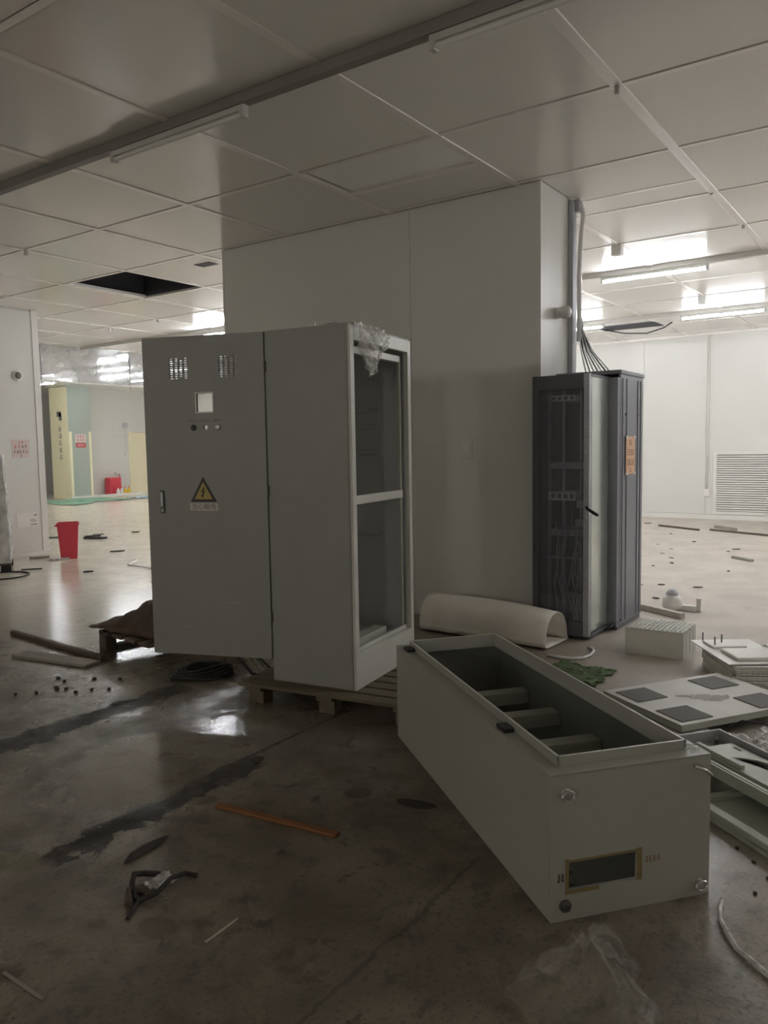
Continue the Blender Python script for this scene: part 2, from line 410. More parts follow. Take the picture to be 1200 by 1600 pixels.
# open void above the missing panel
x0, y0 = GX+S*HOLE[0], GY+S*HOLE[1]
v = MB()
v.add([(x0, y0, ZC+.03), (x0+S, y0, ZC+.03), (x0+S, y0+S, ZC+.03), (x0, y0+S, ZC+.03), (x0, y0, ZC+.9), (x0+S, y0, ZC+.9), (x0+S, y0+S, ZC+.9), (x0, y0+S, ZC+.9)],
      [(4, 5, 6, 7), (0, 1, 5, 4), (1, 2, 6, 5), (2, 3, 7, 6), (3, 0, 4, 7)])
v.build('ceiling_void', 'plenum', ceil)
MB().box((x0+.02, y0+S-.09, ZC-.002), (x0+S-.05, y0+S-.02, ZC+.03)).build('void_flange', 'ceiling_panel_pale', ceil)
MB().box((6.10, 6.52, ZC-.004), (6.24, 6.76, ZC+.01)).build('ceiling_vent', 'plenum', ceil)
# small hangers on grid crossings
for (hx, hy, hz) in ((GX, GY+.0, .05), (GX+S*2, GY+.02, .02), (GX+S*3, GY+S, .11), (GX+6*S, GY+S, .11), (GX, GY+5*S, .06), (GX+3*S, GY, .04), (GX+3*S, GY+7*S, .05), (GX+3*S, GY+8*S, .09)):
    w_ = .05 if hz > .1 else .014
    MB().prism([(hx-w_, hy-w_), (hx+w_, hy-w_), (hx+w_, hy+w_), (hx-w_, hy+w_)], ZC-hz, ZC).build('grid_hanger', 'housing', ceil, bevel=.004)

def wall(name, a, b, label, m='wall_paint'):
    return struct(MB().box(a, b).build(name, m), label, 'wall')
H = ZC+.05
wr = wall('wall_right', (15.92, -8, 0), (16.1, 14, H), 'pale grey panelled wall with a louvred grille at the far right')
wl = wall('wall_left', (-10, 10.72, 0), (6.62, 10.86, H), 'grey panelled wall end at the left edge')
wall('wall_near', (-10.1, -8, 0), (-10, 11, H), 'grey wall behind the viewer')
wall('wall_side', (-10, -8.1, 0), (16, -8, H), 'grey wall to the right of the viewer')
wall('wall_passage', (6.5, 10.86, 0), (6.62, 27, H), 'hidden passage wall behind the left wall end')
wall('wall_jog', (16.1, 14, 0), (20, 14.1, H), 'hidden return of the right wall')
wall('wall_outer', (20, 14, 0), (20.1, 27, H), 'far outer wall of the building')
wall('wall_end', (6.5, 26, 0), (20, 26.1, H), 'pale far end wall beyond the green corner')
wf = struct(MB().box((15.6, 23.0, 0), (17.50, 23.12, H)).box((17.5, 23.0, 2.13), (18.4, 23.12, H)).box((18.4, 23.0, 0), (20, 23.12, H)).build('wall_far', 'wall_paint'), 'pale far wall behind the red fire box', 'wall')

# panels on the right wall
for i in range(12):
    y1 = 8.35-i*1.19
    if y1 < 1: break
    MB().box((15.905, y1-1.186, .10), (15.925, y1, ZC-.02)).build('wall_panel', 'wall_paint', wr, bevel=.003)
struct(MB().box((15.87, -8, 0), (15.925, 14, .09)).build('baseboard_right', 'wall_trim', bevel=.004), 'white skirting along the far right wall', 'skirting')
struct(MB().box((15.86, -8, ZC-.04), (15.925, 14, ZC)).build('trim_1', 'ceiling_bar', bevel=.003), 'pale cornice strip on top of the right wall', 'trim')

# column enclosure in the middle
colm = struct(MB().box((5.86, 2.58, 0), (6.46, 6.03, H)).build('wall_column', 'wall_paint'), 'large grey panel-clad column block in the middle', 'column')
for a, b in ((2.575, 3.766), (3.769, 6.045)):
    MB().box((5.842, a, .02), (5.862, b, ZC-.005)).build('wall_panel', 'wall_paint', colm, bevel=.002)
MB().box((5.86, 2.562, .02), (6.46, 2.582, ZC-.005)).build('wall_panel', 'wall_paint', colm, bevel=.002)
MB().box((5.838, 2.558, 0), (5.872, 2.578, ZC-.004)).build('corner_trim', 'wall_trim', colm, bevel=.003)
MB().box((5.838, 6.03, 0), (5.872, 6.05, ZC-.004)).build('corner_trim', 'wall_trim', colm, bevel=.003)

# left wall details
MB().box((5.4, 10.70, .06), (6.552, 10.722, ZC-.02)).build('wall_panel', 'wall_paint', wl, bevel=.002)
MB().box((4.2, 10.70, .06), (5.396, 10.722, ZC-.02)).build('wall_panel', 'wall_paint', wl, bevel=.002)
MB().box((6.55, 10.69, 0), (6.65, 10.87, ZC)).build('corner_trim', 'wall_trim', wl, bevel=.004)
struct(MB().box((2, 10.66, 0), (6.66, 10.70, .06)).build('baseboard_left', 'wall_trim', bevel=.004), 'white skirting at the foot of the left wall end', 'skirting')

# far corner block with a door, cream door leaf in the far wall
cfar = struct(MB().box((14.8, 22.42, 0), (15.62, 23.35, H)).build('wall_corner', 'far_green'), 'greenish corner block in the far left distance', 'column')
MB().box((14.785, 22.43, 0), (14.80, 23.36, ZC)).build('wall_panel', 'far_cream', cfar)
d1 = thing('door_1', 'greenish flush door with cream jambs in the far corner block', 'door', (15.2, 22.42, 0)); d1['kind'] = 'structure'
MB().box((-.32, -.02, 0), (.30, 0, 2.09)).build('door_leaf', 'far_green', d1)
for a in (-.40, .30): MB().box((a, -.04, 0), (a+.085, 0, 2.12)).build('door_jamb', 'far_cream_door', d1)
d2 = thing('door_2', 'cream door standing in the far wall beside the cabinet edge', 'door', (17.95, 23.06, 0)); d2['kind'] = 'structure'
MB().box((-.44, -.01, 0), (.44, .04, 2.12)).build('door_leaf', 'far_cream_door', d2)
MB().box((-.47, -.09, 0), (-.39, 0, 2.16)).build('door_jamb', 'far_cream_door', d2)
struct(MB().box((15.62, 22.97, 2.09), (17.5, 23.0, 2.13)).build('trim_2', 'wall_trim'), 'thin pale rail across the far wall at door height', 'trim')
struct(MB().box((14.76, 22.36, 0), (17.5, 22.40, .07)).build('baseboard_far', 'wall_trim'), 'white skirting at the foot of the far corner block', 'skirting')

# ------------------------------------------------------------------ light trunking and tubes
def trunk(name, x, y0, y1, label, m='housing'):
    struct(MB().box((x-.032, y0, ZC-.062), (x+.032, y1, ZC)).build(name, m, bevel=.003), label, 'trim')
trunk('trim_3', 3.41, -4, 9.5, 'dark cable trunking crossing the near ceiling', 'trunking')
trunk('trim_10', 6.41, -7, 0.0, 'added unseen trunking beyond the right edge for the fill tubes')  # unseen run added to carry the fill tubes
trunk('trim_4', 9.41, -6, 13.7, 'cable trunking on the ceiling beyond the column')
trunk('trim_6', 13.01, 13.9, 22, 'far cable trunking behind the hanging glass screen')
trunk('trim_7', 11.81, 13.9, 22, 'second far cable trunking behind the hanging glass screen')
trunk('trim_8', 14.21, 13.9, 19.5, 'third far cable trunking behind the hanging glass screen')
trunk('trim_9', 17.81, 14.2, 22, 'added unseen trunking behind the tall cabinet for far fill tubes')
trunk('trim_5', 13.01, -6, 13.6, 'cable trunking on the ceiling near the right wall')
ZT = ZC-.062
def fixture(x, y0, on, label, L=1.22):
    t = thing('tube_light', label, 'light', (x, y0, ZT), 0, 'tube lights on the ceiling trunking')
    MB().box((-.022, .02, -.034), (.022, L-.02, 0)).build('housing', 'housing', t, bevel=.003)
    MB().tube([(0, .03, -.052), (0, L-.03, -.052)], .0145, 8).build('tube', 'tube_on' if on else 'tube_off', t, smooth=False)
    for y in (0, L-.03): MB().box((-.024, y, -.072), (.024, y+.03, 0)).build('end_cap', 'housing', t, bevel=.004)
for y0, on, x, lab in (
    (3.30, 0, 3.41, 'unlit tube light on the near trunking, left of the ceiling centre'),
    (.84, 0, 3.41, 'unlit tube light on the near trunking at the top edge'),
    (2.13, 1, 9.41, 'lit tube light nearest above the black rack'),
    (2.13, 1, 13.01, 'brightest lit tube light near the right wall'),
    (4.58, 1, 13.01, 'lit tube light half hidden behind the column cables'),
    (9.28, 1, 9.41, 'lit tube light showing just above the open cabinet door'),
    (-.32, 1, 13.01, 'lit tube light beyond the right edge near the right wall'),
    (-2.9, 1, 6.41, 'added fill tube unseen beyond the right edge, nearest the viewer'),  # added out of view to brighten the near ceiling and right side
    (-5.4, 1, 6.41, 'second added fill tube unseen beyond the right edge, nearest the viewer'),
    (-.32, 1, 9.41, 'lit tube light just beyond the right edge above the dusty floor'),
    (-2.77, 1, 9.41, 'second lit tube light beyond the right edge above the dusty floor'),
    (-5.22, 1, 9.41, 'third lit tube light beyond the right edge above the dusty floor'),
    (-2.77, 1, 13.01, 'second lit tube light beyond the right edge near the right wall'),
    (-5.22, 1, 13.01, 'third lit tube light beyond the right edge near the right wall'),
    (7.03, 1, 13.01, 'lit tube light hidden behind the column'),
    (5.0, 1, 9.41, 'lit tube light close behind the column'),
    (6.83, 1, 9.41, 'unseen fill tube added close behind the column'),
    (9.48, 1, 13.01, 'unseen fill tube added behind the column'),  # hidden tubes here are added to brighten the left distance
    (11.93, 1, 13.01, 'second unseen fill tube added behind the column'),
    ):
    fixture(x, y0, on, lab)
for x, y0, lab in ((13.01, 16.75, 'far lit tube light behind the hanging glass screen, lower one'), (11.81, 15.35, 'far lit tube light behind the hanging glass screen, upper one'),
                   (14.21, 17.3, 'far lit tube light behind the glass screen, beside the cabinet edge'), (14.21, 14.6, 'far lit tube light just behind the glass screen'), (17.81, 15.5, 'far lit tube light hidden behind the tall cabinet'), (17.81, 18.5, 'second far fill tube added out of sight behind the tall cabinet'), (13.01, 20.2, 'far fill tube added before the far wall'), (11.81, 20.2, 'far fill tube added near the green corner block')):  # tubes before the far wall and behind the cabinet are added fill
    fixture(x, y0, 1, lab)

# unseen warm fill lamps added far behind the viewer to lift the foreground
emit_mat('fill_on', (1.0, .945, .86), 53.0)
for y in (-3.0, 3.5, 8.0):
    t = thing('fill_lamp', 'added warm fill lamp, unseen on the wall behind the viewer, %s' % {-3.0: 'right one', 3.5: 'middle one', 8.0: 'left one'}[y], 'lamp', (-10, y, 2.7), 0, 'added fill lamps behind the viewer')
    MB().lathe([(.19, 0), (.19, .03), (.17, .04)], (0, 0, 0), 20, 'x').build('base', 'housing', t)
    MB().lathe([(.165, .04), (.16, .08), (.11, .13), (.03, .15)], (0, 0, 0), 20, 'x').build('globe', 'fill_on', t, smooth=True)

# hanging glass smoke screen
sc = thing('glass_screen', 'clear smoke screen hanging from the ceiling in the left distance', 'screen', (6.62, 13.82, 2.82))
for i in range(4): MB().box((i*2.0+.004, 0, .03), (i*2.0+1.996, .008, .70)).build('glass_pane', 'barrier_glass', sc)
MB().box((0, -.012, 0), (8.0, .02, .03)).build('bottom_rail', 'white_plastic', sc)
for i in range(5): MB().box((i*2.0-.008, -.01, -.06), (i*2.0+.008, .016, .70)).build('hanger_rod', 'duct_grey', sc)

# ------------------------------------------------------------------ the tall cabinet with its rear door swung open
cb = thing('electrical_cabinet', 'tall grey electrical cabinet with open glassless front, standing on a pallet', 'cabinet', (3.475, 2.65, .12), R(8.6))
W, D, HH = .80, .55, 2.04
MB().box((0, 0, 0), (.02, D, HH)).build('side_panel', 'cabinet_paint', cb, bevel=.003)
MB().box((W-.02, .02, 0), (W, D, HH)).build('side_panel', 'cabinet_inside', cb, bevel=.003)
MB().box((.0, .0, HH-.004), (W, D, HH+.012)).build('roof', 'cabinet_paint', cb, bevel=.003)
MB().box((.02, .02, .0), (W-.02, D-.02, .02)).box((.02, .03, .17), (W-.02, D-.02, .185)).build('bottom_plate', 'cabinet_inside', cb)
MB().box((.0, -.012, 0), (W, .02, .20)).build('plinth', 'frame_paint', cb, bevel=.003)
MB().box((0, -.012, .2), (.045, .02, HH)).build('stile', 'frame_paint', cb, bevel=.003)
MB().box((W-.045, -.012, .2), (W, .02, HH)).build('stile', 'frame_paint', cb, bevel=.003)
MB().box((.045, -.012, HH-.075), (W-.045, .02, HH)).build('top_rail', 'frame_paint', cb, bevel=.003)
MB().box((.045, .02, HH-.14), (W-.10, .05, HH-.10)).build('inner_rail', 'frame_paint', cb, bevel=.003)
MB().box((.02, .02, 1.05), (W-.075, .05, 1.10)).build('cross_rail', 'frame_paint', cb, bevel=.003)
MB().box((.045, .02, .2), (W-.045, .035, .225)).build('sill', 'frame_paint', cb, bevel=.002)
MB().box((W-.085, .03, .2), (W-.065, .05, HH-.1)).build('inner_stile', 'bar_paint', cb, bevel=.002)
for x in (.03, W-.06): MB().box((x, D-.05, .02), (x+.03, D-.02, HH-.02)).build('rear_post', 'cabinet_inside', cb, bevel=.002)
MB().box((.06, D-.05, HH-.06), (W-.06, D-.02, HH-.01)).build('rear_rail', 'cabinet_inside', cb)
MB().box((.06, D-.05, .02), (W-.06, D-.02, .16)).build('rear_rail', 'cabinet_inside', cb)
for z in (1.33, 1.50, 1.60, 1.78, .80): MB().box((W-.045, .22, z), (W-.02, .50, z+.018)).build('mounting_bracket', 'cabinet_inside', cb, bevel=.002)
for x in (.16,): MB().box((W-.05, .47, .3), (W-.02, .50, 1.9)).build('mounting_rail', 'cabinet_inside', cb)
MB().box((.16, .10, .185), (.62, .19, .235)).build('base_channel', 'bar_paint', cb, bevel=.004)
MB().tube([(.40, .30, .24), (.52, .26, .27), (.60, .30, .25), (.68, .40, .22)], .016, 8).build('cable', 'cable_black', cb, smooth=True)
e = MB().tube([(0.27*0+.15, .36, HH+.03+.022*math.cos(a)) if False else (.12, .30+.022*math.sin(a), HH+.042+.022*math.cos(a)) for a in [2*math.pi*i/14 for i in range(14)]], .006, 8, closed=True)
e.lathe([(.016, 0), (.016, .012), (.008, .02)], (.12, .30, HH+.012), 12).build('lifting_eye', 'zinc', cb, smooth=True)
# rear door
dr_w = .785
ang = R(101.2)
dd = Vector((math.cos(ang), math.sin(ang), 0)); hinge = Vector((-.002, D+.004, .13))
# looking from the viewer the door's left edge is its free edge: local a runs from free edge to hinge
fr = axes(hinge+dd*dr_w, -dd, (0, 0, 1))
holes = []
def slots(a0, a1, n, z0, z1, rows, skip=None):
    for r_ in range(rows):
        z = z0+(z1-z0)*(r_+.5)/rows; h_ = (z1-z0)/rows*.27
        for c_ in range(n):
            if skip and skip(r_, c_, rows, n): continue
            x0 = a0+(a1-a0)*c_/n; x1 = x0+(a1-a0)/n*.80
            holes.append(rect(x0, z-h_, x1, z+h_))
ring = lambda r_, c_, rows, n: False
slots(.175, .300, 4, 1.665, 1.795, 10, lambda r_, c_, rows, n: (r_ in (0, 9) and c_ == 2) )
slots(.500, .625, 4, 1.665, 1.795, 10, lambda r_, c_, rows, n: (r_ in (0, 9) and c_ == 2))
holes.append(rect(.350, 1.470, .455, 1.578))
for a in (.325, .403, .486): holes.append(circ(a, 1.378, .0145, 16))
dz = 1.918
door = plate('door', rect(0, 0, dr_w, dz), holes, .018, 'cabinet_paint', fr, cb)
door['label'] = 'swung-open grey sheet door with cut-outs'
MB().box((.0, .0, -.03), (.02, dz, -.009)).box((dr_w-.02, 0, -.03), (dr_w, dz, -.009)).box((.02, 0, -.03), (dr_w-.02, .02, -.009)).box((.02, dz-.02, -.03), (dr_w-.02, dz, -.009)).tf(fr).build('folded_edge', 'cabinet_paint', door)
plate('meter_bezel', rect(.342, 1.462, .463, 1.586), [rect(.350, 1.470, .455, 1.578)], .006, 'white_plastic', fr @ Matrix.Translation((0, 0, .011)), door)
for a in (.325, .486):
    MB().lathe([(.017, 0), (.017, .004), (.013, .009), (.004, .010)], (0, 0, 0), 16).tf(fr @ Matrix.Translation((a, 1.378, .009))).build('push_button', 'black_plastic' if a < .4 else 'rack_rail', door, smooth=False)
for i, a in enumerate((.317, .400, .486)):
    scribble('button_legend', [(a-.03, a+.03, 1.418, .014, 4)], 'ink_grey', fr @ Matrix.Translation((0, 0, .0095)), door, seed=20+i)
lk = MB().box((.085, .865, .009), (.115, 1.005, .014)).tf(fr).build('lock_plate', 'dark_bolt', door, bevel=.003)
MB().box((.090, .905, .014), (.110, .995, .024)).box((.093, .872, .014), (.107, .897, .020)).tf(fr).build('lock_lever', 'rack_rail', lk, bevel=.003)
# warning label
a0, z0 = .375, .935
def tri(cx_, cz, h, zz, t0=0): 
    b_ = h*1.155/2
    return MB().prism([(cx_-b_, cz), (cx_+b_, cz), (cx_, cz+h)], zz, zz+.0012)
wl_ = tri(a0, z0, .150, .0095).tf(fr).build('warning_triangle', 'warn_black', door)
tri(a0, z0+.016, .104, .0105).tf(fr).build('triangle_field', 'warn_yellow', wl_)
bolt = [(.004, .098), (-.022, .060), (-.004, .062), (-.014, .036), (-.020, .040), (-.012, .018), (.006, .034), (-.002, .036), (.016, .070), (-.001, .068), (.014, .098)]
cuf = [(a0+x*.75, z0+.012+y*.78) for x, y in bolt]
plate('lightning_bolt', cuf, [], .0014, 'warn_black', fr @ Matrix.Translation((0, 0, .0125)), wl_)
wp = MB().box((a0-.092, z0-.052, .0095), (a0+.092, z0-.006, .0105)).tf(fr).build('warning_plate', 'warn_white', door)
text('warning_text', '当心触电', .041, 'ink_print', fr @ Matrix.Translation((a0, z0-.030, .0112)), wp)
for k, (a, z, l) in enumerate(((.50, .33, .09), (.20, .17, .06))): MB().box((a, z, .009), (a+l, z+.002, .0096)).tf(fr).build('scratch', 'frame_paint', door)
for z in (.25, 1.0, 1.72): MB().tube([(dr_w+.004, z-.03, 0), (dr_w+.004, z+.03, 0)], .009, 8).tf(fr).build('hinge', 'dark_bolt', door)

# crumpled film on the cabinet top corner
def crumple(u, v_, amp, f=6, s=0): return amp*noise.noise(Vector((u*f+s, v_*f, s*1.7)))+amp*.5*noise.noise(Vector((u*f*2.7+s, v_*f*2.7, 5+s)))
cm = cb.matrix_basis.copy() if False else Matrix.Translation(cb.location) @ Matrix.Rotation(R(8.6), 4, 'Z')
def filmfn(u, v_):
    # v_ : 0 on the roof .. 1 hanging tip ; u along the front edge
    wdt = .02+.40*u*(1-.45*max(0, v_-.5))+.11*max(0, v_-.5)
    if v_ < .42:
        y = .24*(1-v_/.42)-.02; z = HH+.018+.02*abs(crumple(u, v_, 1, 7))
    else:
        q = (v_-.42)/.58; tip = .09+.15*(.5+.5*math.sin(u*5.2-.7))*(1 if u > .2 else .7); y = -.022-.02*math.sin(q*3)-.05*abs(crumple(u, v_, .6, 9)); z = HH+.01-tip*q*1.15
    return cm @ Vector((wdt+.02*crumple(u, v_, 1, 8, 3), (y+.03*crumple(u, v_, 1, 6, 2)) if v_ < .40 else min(-.018, y+.03*crumple(u, v_, 1, 6, 2)), z+.012*crumple(u, v_, 1, 11, 4)))
tag(MB().sheet(filmfn, 30, 36).build('plastic_film', 'film', smooth=False), 'crumpled clear film hanging over the top corner of the tall cabinet', 'plastic film')

# pallet below the cabinet
pl = thing('wooden_pallet', 'low slatted wooden pallet under the tall cabinet', 'pallet', (3.42, 2.18, 0), R(8.6))
for i in range(9): MB().box((.0+i*.118, 0, .102), (.095+i*.118, 1.18, .12)).build('slat', 'pallet_wood', pl, bevel=.003)
for y in (.06, .54, 1.02): MB().box((.0, y, .078), (1.04, y+.10, .102)).build('stringer', 'pallet_wood', pl, bevel=.003)
for y in (.06, .54, 1.02):
    for x in (.03, .48, .93): MB().box((x, y, 0), (x+.10, y+.10, .078)).build('block', 'pallet_wood', pl, bevel=.003)
tag(MB().tube([(3.70, 2.49, .135), (3.71, 2.47, .22), (3.76, 2.44, .29), (3.86, 2.40, .30), (3.93, 2.36, .24), (3.95, 2.34, .14)], .007, 8).build('strap_loop', 'cable_green', smooth=True), 'green strap loop standing up from the pallet beside the plinth', 'strap')

# ------------------------------------------------------------------ the cabinet shell lying on the floor
sh = thing('cabinet_shell', 'empty grey cabinet shell lying on its back in the foreground', 'cabinet', (2.216, .94, 0), R(50.3))
LX, WY, HZ, T = 1.69, .58, .475, .014
hole = rect(.06, .095, .31, .19)
end = plate('end_panel', rect(0, 0, WY, HZ), [hole], T, 'shell_paint', axes((T/2, 0, 0), (0, -1, 0), (0, 0, 1)), sh, bevel=.002)
MB().box((LX-T, -WY, 0), (LX, 0, HZ)).build('end_panel', 'shell_paint', sh, bevel=.002)
MB().box((T, -T, 0), (LX-T, 0, HZ)).build('side_panel', 'shell_paint', sh, bevel=.002)
MB().box((T, -WY, 0), (LX-T, -WY+T, HZ)).build('side_panel', 'shell_paint', sh, bevel=.002)
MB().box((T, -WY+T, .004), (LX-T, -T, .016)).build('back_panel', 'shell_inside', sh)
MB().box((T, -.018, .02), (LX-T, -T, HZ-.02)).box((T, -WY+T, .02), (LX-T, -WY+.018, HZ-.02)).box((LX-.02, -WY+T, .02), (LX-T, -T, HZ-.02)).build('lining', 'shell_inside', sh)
fl = .055
plate('front_flange', rect(0, 0, LX, WY), [rect(fl, fl, LX-fl, WY-fl)], .006, 'shell_paint', axes((0, 0, HZ), (1, 0, 0), (0, -1, 0)), sh, bevel=.002)
rim = MB()
t2, rz0, rz1 = .007, HZ-.03, HZ+.034
rim.box((fl, -fl, rz0), (LX-fl, -fl-t2, rz1)).box((fl, -WY+fl, rz0), (LX-fl, -WY+fl+t2, rz1)).box((fl, -fl, rz0), (fl+t2, -WY+fl, rz1)).box((LX-fl, -fl, rz0), (LX-fl-t2, -WY+fl, rz1))
rim.build('rain_rim', 'shell_paint', sh)
gk = MB(); gk.box((fl, -fl, rz1), (LX-fl, -fl-t2, rz1+.002)).box((fl, -WY+fl, rz1), (LX-fl, -WY+fl+t2, rz1+.002)).box((fl, -fl, rz1), (fl+t2, -WY+fl, rz1+.002)).box((LX-fl, -fl, rz1), (LX-fl-t2, -WY+fl, rz1+.002))
gk.build('rim_highlight', 'frame_paint', sh)  # pale strip along the rim: its backlit bright edge put into colour
for x in (.64, .99, 1.31): MB().box((x, -WY+.02, .265), (x+.075, -.02, .295)).box((x, -WY+.02, .235), (x+.006, -.02, .265)).box((x+.069, -WY+.02, .235), (x+.075, -.02, .265)).build('cross_bar', 'bar_paint', sh, bevel=.002)
for y in (-.05, -WY+.05): MB().box((.3, y-.012, .02), (LX-.1, y+.012, .05)).build('mounting_rail', 'bar_paint', sh)
for x in (.37, 1.53): MB().box((x, -.012, HZ+.003), (x+.075, -.050, HZ+.018)).build('hinge_pad', 'black_plastic', sh, bevel=.004)
def eye(y, z, ring=True, m='zinc'):
    b = MB().lathe([(.020, 0), (.020, -.008), (.011, -.012), (.011, -.02)], (0, y, z), 14, 'x')
    if ring: b.tube([(-.026, y+.020*math.cos(2*math.pi*i/14), z+.016*math.sin(2*math.pi*i/14)) for i in range(14)], .005, 6, closed=True)
    b.build('lifting_bolt', m, sh, smooth=False)
eye(-.05, .415); eye(-WY+.045, .045); eye(-.05, .05, False, 'dark_bolt')
MB().tube([(-.012, -WY+.07, .45), (-.016, -WY+.03, .43), (-.012, -WY+.005, .41)], .006, 8).build('corner_hook', 'zinc', sh, smooth=True)
tp = MB().box((-.002, -.052, .085), (0, -.064, .20)).box((-.002, -.306, .092), (0, -.325, .198)).box((-.002, -.06, .188), (0, -.31, .195)).box((-.002, -.06, .085), (0, -.17, .098)).build('tape_residue', 'tape_yellow', sh)
scribble('scrawl', [(.022, .048, .142, .030, 2)], 'ink_dark', axes((-.0005, 0, 0), (0, -1, 0), (0, 0, 1)) @ Matrix.Translation((0, 0, 0)), sh, 4)
scribble('scrawl', [(.335, .395, .155, .022, 4)], 'ink_brown', axes((-.0005, 0, 0), (0, -1, 0), (0, 0, 1)), sh, 5)
MB().lathe([(.012, 0), (.016, .01), (.006, .03), (.004, .05)], (.16, -.16, .016), 10).build('loose_screw', 'zinc', sh)
MB().sheet(lambda u, v_: (.055+.04*u-.02, -WY+.01+.055*v_, HZ+.006+.012*abs(crumple(u, v_, 1, 5, 9))), 8, 8).build('film_scrap', 'film', sh)

# ------------------------------------------------------------------ black rack beside the column
rk = thing('server_rack', 'tall black network rack standing against the column', 'rack', (5.68, 2.06, 0))
# local x runs away from the viewer (front at 0), y to the left; front bay 0..0.46, rear bay 0.46..1.05
Y0, Y1 = .045, .50
fb = MB()
MB().box((.0, Y0, .03), (.05, Y0+.045, 2.01)).build('door_stile', 'rack_rail', rk, bevel=.003)
MB().box((.0, Y1-.05, .03), (.05, Y1, 2.01)).build('door_stile', 'rack_black', rk, bevel=.003)
MB().box((.0, Y0+.045, 1.90), (.05, Y1-.05, 2.01)).build('door_rail', 'rack_black', rk, bevel=.003)
MB().box((.0, Y0+.045, .03), (.05, Y1-.05, .14)).build('door_rail', 'rack_black', rk, bevel=.003)
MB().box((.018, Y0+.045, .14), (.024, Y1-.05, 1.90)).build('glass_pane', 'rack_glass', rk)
MB().box((.05, Y1-.02, .03), (.46, Y1, 2.0)).build('side_panel', 'rack_black', rk)
MB().box((.02, Y0, 1.985), (.46, Y1, 2.008)).build('front_roof', 'rack_black', rk, bevel=.002)
MB().box((.02, Y0, .02), (.46, Y1, .05)).build('front_base', 'rack_black', rk, bevel=.002)
MB().box((.055, Y0, .06), (.415, Y0+.008, 1.985)).build('glass_side', 'mirror_pane', rk, bevel=.001)
MB().box((.42, Y0-.072, .03), (.482, Y0+.03, 2.0)).build('hinge_post', 'rack_side', rk, bevel=.004)
body = MB().box((.48, -.03, .04), (1.05, -.012, 2.03)).build('side_panel', 'rack_side', rk, bevel=.003)
for y, x in ((.52, 0), (.62, 0), (.90, 0), (.98, 0)): MB().box((y, -.036, .06), (y+.012, -.03, 2.0)).build('panel_groove', 'rack_side', body, bevel=.002)
MB().box((.48, Y1-.01, .04), (1.05, Y1+.0, 2.03)).build('side_panel', 'rack_black', rk)
MB().box((1.03, -.02, .04), (1.05, Y1, 2.03)).build('rear_panel', 'rack_black', rk)
MB().box((.46, -.04, 2.03), (1.06, Y1, 2.062)).build('roof', 'rack_side', rk, bevel=.004)
for x in (.60, .92): MB().lathe([(.012, 0), (.012, -.004), (.004, -.006)], (x, -.03, 1.72), 10, 'y').build('panel_screw', 'black_plastic', rk)
MB().box((.46, -.02, 0), (1.05, Y1, .04)).build('base_frame', 'rack_black', rk)
for x in (.52, 1.0):
    for y in (.03, Y1-.05): pass
# inner rails, shelves and units
for y in (.16, .30, .42): MB().box((.16, y, .06), (.19, y+.018, 1.98)).build('mounting_rail', 'rack_rail', rk)
for z, h_, y0, y1, m in ((1.82, .045, .20, .40, 'rack_pale'), (1.30, .05, .06, .40, 'rack_gear'), (1.055, .07, .20, .42, 'rack_pale'), (1.00, .06, .06, .19, 'rack_gear'), (.86, .05, .06, .20, 'rack_gear'), (.78, .05, .08, .40, 'rack_gear'), (.60, .02, .05, .44, 'rack_rail'), (.30, .04, .08, .30, 'rack_gear')):
    u_ = MB().box((.12, y0, z), (.40, y1, z+h_)).build('rack_unit', m, rk, bevel=.003)
    for q in range(max(2, int((y1-y0)/.05))):
        yy = y0+.012+q*.05
        if yy+.03 < y1: MB().box((.112, yy, z+h_*.25), (.121, yy+.028, z+h_*.75)).build('socket', 'rack_black' if m == 'rack_pale' else 'rack_rail', u_)
rd = random.Random(3)
for i in range(9):
    y = rd.uniform(.10, .38); z = rd.uniform(.75, 1.05); ph = rd.uniform(0, 6); am = rd.uniform(.01, .035)
    MB().tube([(.09+.03*math.sin(q*.5+ph), y+am*math.sin(q*.42+ph)+.008*math.sin(q*1.1+ph*2), z-q*(z-.06)/20) for q in range(21)], .005, 6).build('patch_cable', 'rack_rail' if i % 3 else 'rack_gear', rk, smooth=True)
hd = MB().tube([(.0, Y0+.02, 1.02), (-.035, Y0+.005, 1.015), (-.05, Y0-.05, .985), (-.055, Y0-.09, .965)], [.010, .010, .013, .011], 8).build('handle', 'black_plastic', rk, smooth=True)
MB().box((-.004, Y0+.01, .93), (.0, Y0+.03, .99)).build('lock', 'zinc', rk, bevel=.002)
for z in (1.62, 1.52, 1.43, .50, .44, .38): MB().lathe([(.006, 0), (.006, -.004)], (0, Y0+.022, z), 8, 'x').build('rivet', 'zinc', rk)
for k in range(4): MB().tube([(.30+.05*k, Y0-.02, .02), (.33+.06*k, Y0-.05-.01*k, .05+.01*k), (.40+.04*k, Y0-.06, .06), (.46+.03*k, Y0-.04, .02)], .008, 6).build('power_cable', 'cable_black', rk, smooth=True)
pp = tag(MB().box((6.27, 2.019, 1.24), (6.49, 2.024, 1.545)).build('paper_notice', 'paper_orange'), 'orange paper notice stuck on the side of the black rack', 'paper')
for a in ((6.262, 1.53), (6.46, 1.53), (6.262, 1.235), (6.46, 1.235)): MB().box((a[0], 2.016, a[1]), (a[0]+.04, 2.020, a[1]+.02)).build('tape', 'paper_white', pp)
fp = axes((6.27, 2.019, 1.24), (1, 0, 0), (0, 0, 1))
scribble('handwriting', [(.06, .15, .255, .05, 2), (.02, .20, .175, .055, 4), (.02, .20, .095, .055, 5), (.09, .13, .035, .04, 1)], 'ink_brown', fp, pp, 11)

